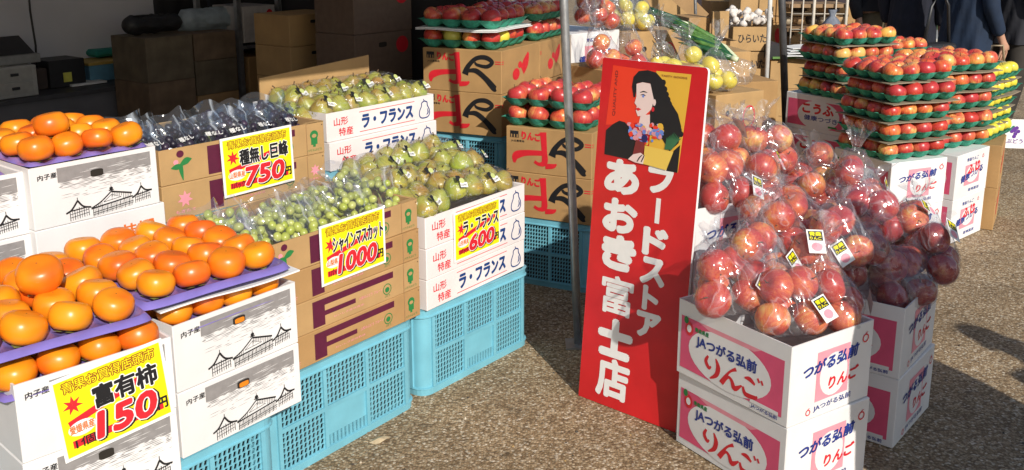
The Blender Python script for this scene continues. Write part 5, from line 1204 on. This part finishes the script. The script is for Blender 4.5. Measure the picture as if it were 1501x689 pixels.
# wire rack
e = empty('wire_rack', at_y(1160, 30, 8.2)*1, 0, 'wire rack with wooden baskets behind the apple towers', 'rack'); e.location.z = 0
xw = at_y(1240, 30, 8.2).x-e.location.x
for k in range(6): b = MB(); x = xw*k/5; b.tube([(x, 0, 0), (x, 0, 1.5)], .006 if k not in (2, 5) else .013, mat('cream_wire', (.55, .50, .42), .5), 6); b.obj('upright', e)
for k in range(9): b = MB(); b.tube([(0, .006, .3+.13*k), (xw, .006, .3+.13*k)], .004, MATS['cream_wire'], 6); b.obj('rail', e)
rr = random.Random(12)
for k in range(4):
    b = MB(); b.box((-.02, .02, .40+.20*k), (xw+.02, .35, .43+.20*k), mat('rack_wood', (.30, .19, .10), .8, .25, 9)); b.obj('shelf', e)
for k in range(12):
    u = 1150+(k % 5)*18+rr.random()*6; v = 12+(k//5)*18; p = at_y(u, v, 8.45); m_ = [mat('basket_tan', (.42, .27, .14), .8, .3, 30), mat('basket_dark', (.06, .045, .035), .8, .3, 30), mat('basket_pale', (.50, .42, .30), .8, .3, 30)][k % 3]
    b = MB(); b.lathe([(.001, -.03), (.05, -.03), (.065, .03), (.06, .035), (.045, -.02), (.001, -.022)], m_, 14, lobes=8, la=.04); o = b.obj('basket', loc=p); tag(o, f'small woven basket on the wire rack, {ORD[k]} counted from upper left', 'basket', 'baskets on the wire rack')
b = MB(); b.lathe([(.001, 0), (.09, 0), (.10, .07), (.085, .16), (.05, .22), (.02, .25), (.035, .30), (.001, .29)], mat('grey_sack', (.16, .18, .22), .7, .4, 15, .5), 20, lobes=5, la=.07); o = b.obj('sack', loc=(at_y(1205, 30, 8.0).x, 7.75, .72)); tag(o, 'crumpled blue grey plastic sack by the wire rack', 'sack')
b = MB(); b.box((-.2, -.2, 0), (.2, .2, .715), M_kraftd); o = b.obj('side_table', loc=(at_y(1205, 30, 8.0).x, 7.75, 0)); tag(o, 'brown box stand under the grey sack', 'stand')
# price tag on the right edge
p = at_y(1487, 195, 5.5); e = empty('small_sign', (p.x, 5.5, 0), -.15, 'small white card with purple grapes at the right picture edge', 'sign')
b = MB(); b.box((-.05, 0, p.z-.09), (.07, .006, p.z+.08), M_card); b.obj('card', e)
P = Print(); 
for k, (a, c) in enumerate(((-.01, .03), (.01, .03), (0, .015), (.02, .01), (-.015, .01), (.005, -.005), (0, -.02))): P.ell(a, c, .011, .011, mat('purple_ink', (.12, .03, .30), .5), 1, 10)
P.text('ぶどう', -.04, -.06, .09, .025, MATS['purple_ink'], 1, .02)
P.b.v = [(x, -.001-z, y+p.z) for x, y, z in P.b.v]; inst('picture', P.b.mesh('picture'), e)
b = MB(); b.box((-.09, .01, 0), (-.05, .05, p.z-.02), mat('green_post', (.02, .30, .22), .5)); b.obj('green_leg', e)

# ================================================================== INSIDE THE TENT
def tbox(u0, v0, u1, v1, off, depth, m, name, label, cat, z0=None, parts=None, pr=None):
    """box whose front (parallel to the stall front) spans the given view extents at depth off; stands on z0"""
    a = at_off(u0, v0, off); c = at_off(u1, v1, off); d = (Vector((c.x, c.y, 0))-Vector((a.x, a.y, 0))).length
    zt = (a.z+at_off(u1, v0, off).z)/2; zb = z0 if z0 is not None else c.z
    return a, d, zb, zt
yT0 = math.atan2(TE.y, TE.x)
ta = at_off(-60, 170, -4.55); zt_ = .72
tb = empty('long_table', (st(1.2, -5.25)).to_tuple(), yT0, 'long dark table along the back of the tent', 'table')
b = MB(); b.box((0, 0, .70), (2.95, .45, .725), mat('dark_table_top', (.05, .05, .055), .5, .2, 8)); b.obj('table_top', tb)
for x in (.05, 2.88):
    for y in (.04, .40): b = MB(); b.box((x, y, 0), (x+.03, y+.03, .698), M_dark); b.obj('leg', tb)
b = MB(); b.box((.02, .030, .30), (2.93, .035, .698), mat('grey_cloth', (.13, .13, .14), .8, .15, 6)); b.obj('modesty_panel', tb)
tb.rotation_euler = (0, 0, yT0)
def on_table(u, v, d, w, h, m, name, label, cat, off=-5.3, dz=0, rz=0):
    p = at_off(u, v, off); e = empty(name, (p.x, p.y, .727+dz), yT0+rz, label, cat); b = MB(); b.box((0, 0, 0), (d, w, h), m); me = bevel_mesh(b.mesh('body'), .004); inst('body', me, e); return e
# table front edge is at off -5.35 -> objects stand behind it
e = on_table(-18, 128, .26, .26, .17, mat('grey_metal_cabinet', (.40, .39, .36), .5), 'drawer_unit', 'small grey steel drawer unit on the table at the left edge', 'drawer unit', -5.33)
e.location = st(2.50, -5.30, .727)
for k in range(2):
    b = MB(); b.box((.03, -.008, .02+.075*k), (.23, -.001, .085+.075*k), mat('drawer_front', (.34, .33, .30), .5)); dd = b.obj('drawer', e)
    b = MB(); b.box((.11, -.018, .045+.075*k), (.15, -.009, .06+.075*k), M_dark); b.obj('handle', dd)
def tplace(u, v, off, z, name, label, cat, rz=0):
    p = at_off(u, v, off); return empty(name, (p.x, p.y, z), yT0+rz, label, cat)
def bb(e, a, c, m, nm='body', bev=.004):
    b = MB(); b.box(a, c, m); return inst(nm, bevel_mesh(b.mesh(nm), bev) if bev else b.mesh(nm), e)
e = tplace(76, 140, -5.45, .727, 'card_terminal', 'black boxy printer with a yellow tag on the dark table', 'printer')
bb(e, (0, 0, 0), (.22, .2, .16), M_dark); bb(e, (.08, -.006, .03), (.13, -.001, .085), mat('yellow_tag', (.65, .62, .10), .5), 'tag', 0); bb(e, (-.12, .02, .0), (-.002, .2, .12), mat('dark_brown_case', (.06, .04, .03), .5), 'side_case')
e = tplace(108, 142, -5.42, .728, 'paper_pile', 'loose white papers lying right of the printer', 'paper'); bb(e, (0, 0, 0), (.22, .16, .012), M_paper, bev=0)
e = tplace(135, 138, -5.5, .727, 'blue_box', 'light blue box with yellow lid on the table', 'box'); bb(e, (0, 0, 0), (.42, .28, .10), mat('sky_blue_card', (.12, .30, .42), .6)); bb(e, (-.01, -.01, .101), (.43, .29, .118), mat('ochre_lid', (.50, .34, .08), .6), 'lid', .002)
e = tplace(165, 104, -5.62, .855, 'teal_cloth', 'folded teal cloth on the light blue box', 'cloth'); bb(e, (-.1, 0, 0), (.16, .16, .045), mat('teal_cloth', (.02, .25, .20), .8), bev=.015)
# cable
b = MB(); p = at_off(54, 105, -5.55); b.tube([(p.x, p.y, p.z), (p.x+.01, p.y, p.z+.15), (p.x+.0, p.y, p.z+.35), (p.x+.03, p.y, 2.1)], .006, M_dark, 6); tag(b.obj('power_cable'), 'black cable hanging against the white tent wall', 'cable')
# scales/monitor at far left
e = tplace(-12, 110, -5.36, .90, 'till', 'dark cash register on top of the drawer unit', 'till'); bb(e, (.05, 0, 0), (.28, .22, .05), mat('till_grey', (.25, .25, .24), .5)); b = MB(); b.add([(.06, .02, .052), (.26, .02, .052), (.26, .18, .14), (.06, .18, .14), (.06, .2, .052), (.26, .2, .052)], [(0, 1, 2, 3), (3, 2, 5, 4), (0, 3, 4), (1, 5, 2)], M_dark); b.obj('screen', e)
# dark stacked goods
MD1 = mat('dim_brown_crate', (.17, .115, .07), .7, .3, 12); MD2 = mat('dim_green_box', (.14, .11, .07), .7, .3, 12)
gi = 'boxes stacked inside the tent'
def istack(s_, off, d, w, hs, mats, lab, z0=0, prs=None, rz=0):
    z = z0+.002
    for k, h in enumerate(hs):
        p = st(s_, off, z); carton(p, yT0+rz, d, w, h-.002, mats[k % len(mats)], f'{lab}, {ORD[k]} up', gi, front=(prs[k % len(prs)] if prs else None)); z += h
def sof(u, v, off):
    p = at_off(u, v, off); return p.dot(TE)
def itop(u, v, off): return at_off(u, v, off).z
# olive crates (180..345, 55..150)
s1_, s2_ = sof(216, 100, -4.9), sof(285, 100, -4.9); zt1 = itop(200, 58, -4.9)
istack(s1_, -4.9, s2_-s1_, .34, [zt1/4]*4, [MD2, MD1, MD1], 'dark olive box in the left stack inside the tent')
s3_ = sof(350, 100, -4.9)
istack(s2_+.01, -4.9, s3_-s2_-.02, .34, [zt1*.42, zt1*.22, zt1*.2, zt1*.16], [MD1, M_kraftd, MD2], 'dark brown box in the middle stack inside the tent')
p = st((s2_+s3_)/2, -4.885, zt1*.50); e = empty('paper_slip', p, yT0, 'small white slip stuck on a dark box inside the tent', 'paper slip'); bb(e, (-.03, -.003, 0), (.05, -.001, .05), M_paper, 'slip', 0)
P_ = [(*(st(s1_+.3+.14*k, -5.1, zt1+.06)), .07) for k in range(4)]
e = empty('plastic_sack', (0, 0, 0), 0, 'pale plastic sack lying on the dark boxes', 'sack'); hull_film(P_[1:], 'film', e, mat('pale_sack', (.30, .36, .40), .5, .3, 12), 90, crumple=.02)
e = empty('dark_sack', (0, 0, 0), 0, 'black cloth bundle on the olive boxes', 'cloth'); hull_film([(p[0]-.15, p[1]-.2, p[2], .05) for p in P_[:3]], 'film', e, M_dark, 91, crumple=.02)
# steel shelf
e = empty('steel_shelf', st(sof(350, 60, -4.9), -4.9, 0), yT0, 'grey steel shelf frame deep in the tent', 'shelf')
shw = sof(410, 60, -4.9)-sof(350, 60, -4.9)
for x in (0, shw):
    for y in (0, .4):
        b = MB(); b.box((x, y, 0), (x+.03, y+.03, 1.75), M_steel); b.obj('upright', e)
zs = itop(380, 62, -4.9)
for z in (.3, zs-.35, zs-.012, 1.6): b = MB(); b.box((.031, -.003, z-.02), (shw-.001, .42, z), M_steel); b.obj('shelf_board', e)
h_ = itop(370, 10, -4.9)-zs
carton(st(sof(352, 50, -4.9)+.03, -4.90, zs+.004), yT0, shw*.78, .3, h_, mat('shelf_box_dimmed_white', (.50, .47, .45), .6), 'white box with small red marks on the steel shelf', gi, front=pr_plain_hole)  # white dimmed in the colour to stand for the tent's shade
carton(st(sof(352, 50, -4.9)+.05, -4.9, zs-.346), yT0, shw*.8, .3, .26, M_kraft, 'brown box on the lower board of the steel shelf', gi)
# two brown cartons right of shelf
sA, sB = sof(425, 60, -4.2), sof(500, 60, -4.2); zc = itop(460, 20, -4.2); hc = zc-itop(460, 66, -4.2)
nb = int(zc/hc); istack(sA, -4.2, sB-sA, .3, [zc-nb*hc]+[hc]*nb if zc-nb*hc > .03 else [hc]*nb, [M_kraft2], 'brown carton with red ring in the stack inside the tent', prs=[pr_plain_hole])
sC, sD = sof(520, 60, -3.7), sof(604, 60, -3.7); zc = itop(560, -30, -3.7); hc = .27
istack(sC, -3.7, sD-sC, .3, [hc]*int(zc/hc+1), [mat('card_shade_brown', (.15, .10, .07), .7)], 'pale carton darkened for shade in the right stack inside the tent', prs=[pr_plain_hole])  # pale cartons in dark brown, the tent's shade put into the colour

# ================================================================== PEOPLE
def skin_mesh(name, verts, edges, radii, m, sub=2, root=0):
    me = bpy.data.meshes.new(name); me.from_pydata([tuple(v) for v in verts], edges, []); o = bpy.data.objects.new(name, me); COL.objects.link(o)
    md = o.modifiers.new('s', 'SKIN'); md.use_smooth_shade = True
    for i, r in enumerate(radii):
        sv = me.skin_vertices[0].data[i]; sv.radius = r if isinstance(r, tuple) else (r, r); sv.use_root = (i == root)
    sb = o.modifiers.new('b', 'SUBSURF'); sb.levels = sb.render_levels = sub
    bpy.context.view_layer.update(); ev = o.evaluated_get(bpy.context.evaluated_depsgraph_get()); m2 = bpy.data.meshes.new_from_object(ev)
    bpy.data.objects.remove(o); m2.materials.clear(); m2.materials.append(m)
    for p in m2.polygons: p.use_smooth = True; p.material_index = 0
    return m2
def person(pos, yaw, label, coat, trousers, hair=(.015, .012, .01), coat_len=.62, stride=.0, bag=None, h=1.0, shoe=(.03, .03, .03), armb=0):
    e = empty('person', pos, yaw, label, 'person', 'shoppers'); e.scale = (h, h, h)
    mc = mat('cloth_%.2f_%.2f_%.2f' % coat, coat, .85, .25, 12, .35, bscale=18); mt = mat('cloth_%.2f_%.2f_%.2f' % trousers, trousers, .85, .25, 14, .35, bscale=14); mh = mat('hair', hair, .5); ms = mat('shoe_%.2f' % shoe[0], shoe, .5)
    J = {'pel': (0, 0, .95), 'sp': (0, .01, 1.15), 'ch': (0, .0, 1.33), 'nk': (0, .0, 1.45), 'hd': (0, -.01, 1.55), 'top': (0, 0, 1.66)}
    V = []; Ed = []; Rd = []; ix = {}
    def a(n, p, r, par=None):
        ix[n] = len(V); V.append(p); Rd.append(r)
        if par: Ed.append((ix[par], ix[n]))
    a('pel', (0, 0, .95), (.15, .11)); a('sp', (0, 0, 1.13), (.135, .10), 'pel'); a('ch', (0, 0, 1.32), (.155, .11), 'sp'); a('nk', (0, .01, 1.46), (.055, .055), 'ch'); a('hd', (0, -.01, 1.57), (.078, .092), 'nk'); a('tp', (0, .0, 1.66), (.06, .07), 'hd')
    for s_ in (-1, 1):
        t = 'L' if s_ < 0 else 'R'; f = stride*s_
        a('hp'+t, (.09*s_, 0, .88), .085, 'pel'); a('kn'+t, (.10*s_, -.02-f*.4, .49), .058, 'hp'+t); a('an'+t, (.10*s_, .03-f*.7, .09), .04, 'kn'+t); a('to'+t, (.115*s_, -.10-f*.7, .045), .035, 'an'+t)
        a('sh'+t, (.175*s_, 0, 1.37), .055, 'ch'); a('el'+t, (.225*s_, .02, 1.09), .042, 'sh'+t); hx = (.215+.01*armb)*s_; a('wr'+t, (hx, -.06-armb*.1, .86), .028, 'el'+t); a('pa'+t, (hx-.0*s_, -.085-armb*.12, .79), (.032, .018), 'wr'+t)
        for q in range(4):
            x = hx+(.0)*s_; y = -.115-armb*.12+q*.019; ln = (.075, .085, .08, .062)[q]
            a(f'f{q}{t}', (x-.004*s_, y, .755), .0085, 'pa'+t); a(f'g{q}{t}', (x-.012*s_, y+.003, .755-ln*.55), .0078, f'f{q}{t}'); a(f'h{q}{t}', (x-.026*s_, y+.002, .755-ln), .007, f'g{q}{t}')
        a('th'+t, (hx-.012*s_, -.13-armb*.12, .80), .010, 'pa'+t); a('ti'+t, (hx-.025*s_, -.15-armb*.12, .765), .008, 'th'+t)
    inst('body', skin_mesh('body', V, Ed, Rd, M_skin), e)
    # trousers
    V2 = [(0, 0, 1.0), (0, 0, .90)]; E2 = [(0, 1)]; R2 = [(.165, .125), (.165, .125)]
    for s_ in (-1, 1):
        f = stride*s_; b0_ = len(V2); V2 += [(.095*s_, 0, .80), (.105*s_, -.02-f*.4, .49), (.105*s_, .03-f*.68, .12)]; E2 += [(1, b0_), (b0_, b0_+1), (b0_+1, b0_+2)]; R2 += [.105, .082, .070]
    inst('trousers', skin_mesh('trousers', V2, E2, R2, mt), e)
    # coat: torso + arms, open hem
    V3 = [(0, 0, 1.05), (0, 0, 1.22), (0, 0, 1.36), (0, .01, 1.45)]; E3 = [(0, 1), (1, 2), (2, 3)]; R3 = [(.185, .145), (.18, .135), (.185, .13), (.075, .075)]
    for s_ in (-1, 1):
        k = len(V3); hx = (.215+.01*armb)*s_; V3 += [(.18*s_, 0, 1.375), (.235*s_, .02, 1.09), (hx*1.02, -.05-armb*.09, .875)]; E3 += [(2, k), (k, k+1), (k+1, k+2)]; R3 += [.075, .062, .05]
    inst('coat', skin_mesh('coat', V3, E3, R3, mc), e)
    b = MB()
    def fn(u, v):
        an = 2*PI*u; z = 1.16-(1.16-coat_len)*v; fl = .016*v*math.sin(an*7+2)*v+.008*math.sin(an*13+6*v); return ((.176+.028*v+fl)*math.cos(an), (.138+.02*v+fl)*math.sin(an), z)
    b.sheet(fn, 48, 12, mc); b.obj('coat_skirt', e)
    for s_ in (-1, 1):
        f = stride*s_; V4 = [(.105*s_, .07-f*.7, .05), (.108*s_, -.03-f*.7, .05), (.118*s_, -.13-f*.7, .038)]
        inst('shoe', skin_mesh('shoe', V4, [(0, 1), (1, 2)], [(.045, .045), (.05, .048), (.042, .034)], ms, 2), e)
    V5 = [(0, .05, 1.50), (0, .025, 1.60), (0, -.01, 1.68)]; inst('hair', skin_mesh('hair', V5, [(0, 1), (1, 2)], [(.07, .05), (.092, .08), (.075, .085)], mh), e)
    for s_ in (-1, 1):
        b = MB(); b.lathe([(.001, -.012), (.009, -.008), (.011, 0), (.009, .008), (.001, .012)], mat('eye', (.03, .02, .02), .2), 8); b.obj('eye', e, loc=(.03*s_, -.098, 1.575))
        b = MB(); b.lathe([(.001, -.03), (.014, -.015), (.016, .01), (.001, .03)], M_skin, 8); b.obj('ear', e, loc=(.083*s_, .005, 1.57))
    b = MB(); b.lathe([(.001, -.022), (.013, -.016), (.009, .01), (.001, .03)], M_skin, 8); b.obj('nose', e, loc=(0, -.105, 1.555))
    return e
def ground_pt(u, y): return Vector(((u-CX)/FPX*(y*math.cos(PITCH)+1.6*math.sin(PITCH)), y, 0))
def sx(u, y, z=.8):   # x for a view column at height z
    return (u-CX)/FPX*(y*math.cos(PITCH)+(CAMH-z)*math.sin(PITCH))
person((sx(1283, 8.6), 8.6, 0), .3, 'shopper in dark jacket and khaki trousers at the back of the towers', (.012, .012, .015), (.14, .11, .06), coat_len=.95, stride=.1)
person((sx(1335, 8.0), 8.0, 0), 2.4, 'shopper in long dark navy coat behind the back left tower', (.010, .012, .024), (.012, .012, .018), coat_len=.55)
person((sx(1414, 7.3), 7.3, 0), 1.9, 'shopper in blue navy coat with one bare hand beside black bag', (.006, .018, .045), (.012, .013, .018), coat_len=.72, armb=.6)
person((sx(1484, 7.4), 7.4, 0), 1.7, 'shopper in dark jacket holding a beige bag at the right edge', (.016, .017, .024), (.03, .025, .02), coat_len=.80, stride=.12, armb=.8)
e = empty('shoulder_bag', (sx(1372, 7.0), 7.0, .48), .4, 'black shoulder bag hanging between two shoppers', 'bag')
b = MB(); b.box((-.14, -.07, 0), (.14, .07, .36), M_dark); inst('body', bevel_mesh(b.mesh('body'), .03, 3), e); b = MB(); b.tube([(-.12, 0, .34), (-.08, 0, .62), (.0, 0, .75), (.08, 0, .62), (.12, 0, .34)], .012, M_dark, 6); b.obj('strap', e)
e = empty('tote_bag', (sx(1466, 6.4), 6.45, .52), .2, 'beige tote bag with a light shine carried by the right shopper', 'bag')
b = MB(); b.box((-.07, -.045, 0), (.07, .045, .26), mat('beige_leather', (.38, .29, .18), .5, .3, 14, .3)); inst('body', bevel_mesh(b.mesh('body'), .025, 3), e); b = MB(); b.tube([(-.06, 0, .25), (-.04, 0, .36), (.04, 0, .36), (.06, 0, .25)], .008, MATS['beige_leather'], 6); b.obj('handle', e)
# shoppers standing just outside the right of the view, whose shadows fall across the apples
for_shadow = person((1.735, 1.72, 0), .35, 'shopper standing outside the frame whose shadow covers the right cartons', (.05, .06, .09), (.04, .04, .05), coat_len=.80, h=.97)
for_shadow.scale = (1.18, 1.15, .97)
for_shadow = person((2.10, 1.55, 0), .5, 'third shopper outside the frame next to the first one', (.10, .05, .05), (.03, .03, .04), coat_len=.7, h=.96)
for_shadow.scale = (1.18, 1.15, .96)
person((2.97, 1.26, 0), .3, 'second shopper outside the frame whose head shadow lies on the asphalt', (.25, .20, .16), (.05, .05, .07), coat_len=.9, h=.98)

# dry leaf on the ground
b = MB(); p = at_z(555, 642, .012); lm = mat('dry_leaf', (.55, .42, .26), .8, .2, 40)
pts = [(-.035, 0), (-.02, .018), (.0, .022), (.02, .014), (.038, .002), (.02, -.012), (.0, -.02), (-.02, -.014)]
b.add([(x, y, .006*math.sin(60*x)+.004) for x, y in pts]+[(0, 0, .012)], [(i, (i+1) % 8, 8) for i in range(8)], lm); b.tube([(-.035, 0, .006), (-.05, .004, .004)], .0012, lm, 4)
o = b.obj('dry_leaf', loc=(p.x, p.y, 0), rot=(0, 0, .3)); tag(o, 'dry pale leaf on the asphalt in front of the blue crates', 'leaf')
def join_far(cat, keep, name, label):
    obs = [o for o in bpy.data.objects if o.get('category') == cat and o.type == 'MESH']
    obs.sort(key=lambda o: (o.matrix_basis.translation-cam.location).length); rest = obs[keep:]
    if not rest: return
    b = MB()
    for o in rest:
        M = o.matrix_basis; me = o.data
        vs = [M @ v.co for v in me.vertices]; of = len(b.v); b.v += [tuple(v) for v in vs]
        mi = [b.mi(m) for m in me.materials]
        for p in me.polygons: b.f.append([i+of for i in p.vertices]); b.m.append(mi[p.material_index]); b.sm.append(True)
        bpy.data.objects.remove(o)
    tag(b.obj(name), label, cat, kind='stuff')
join_far('apple', 298, 'far_apples', 'remaining small apples in the farthest trays')
print('APPLES', NAPPLE[0], 'OBJ', len(bpy.data.objects))
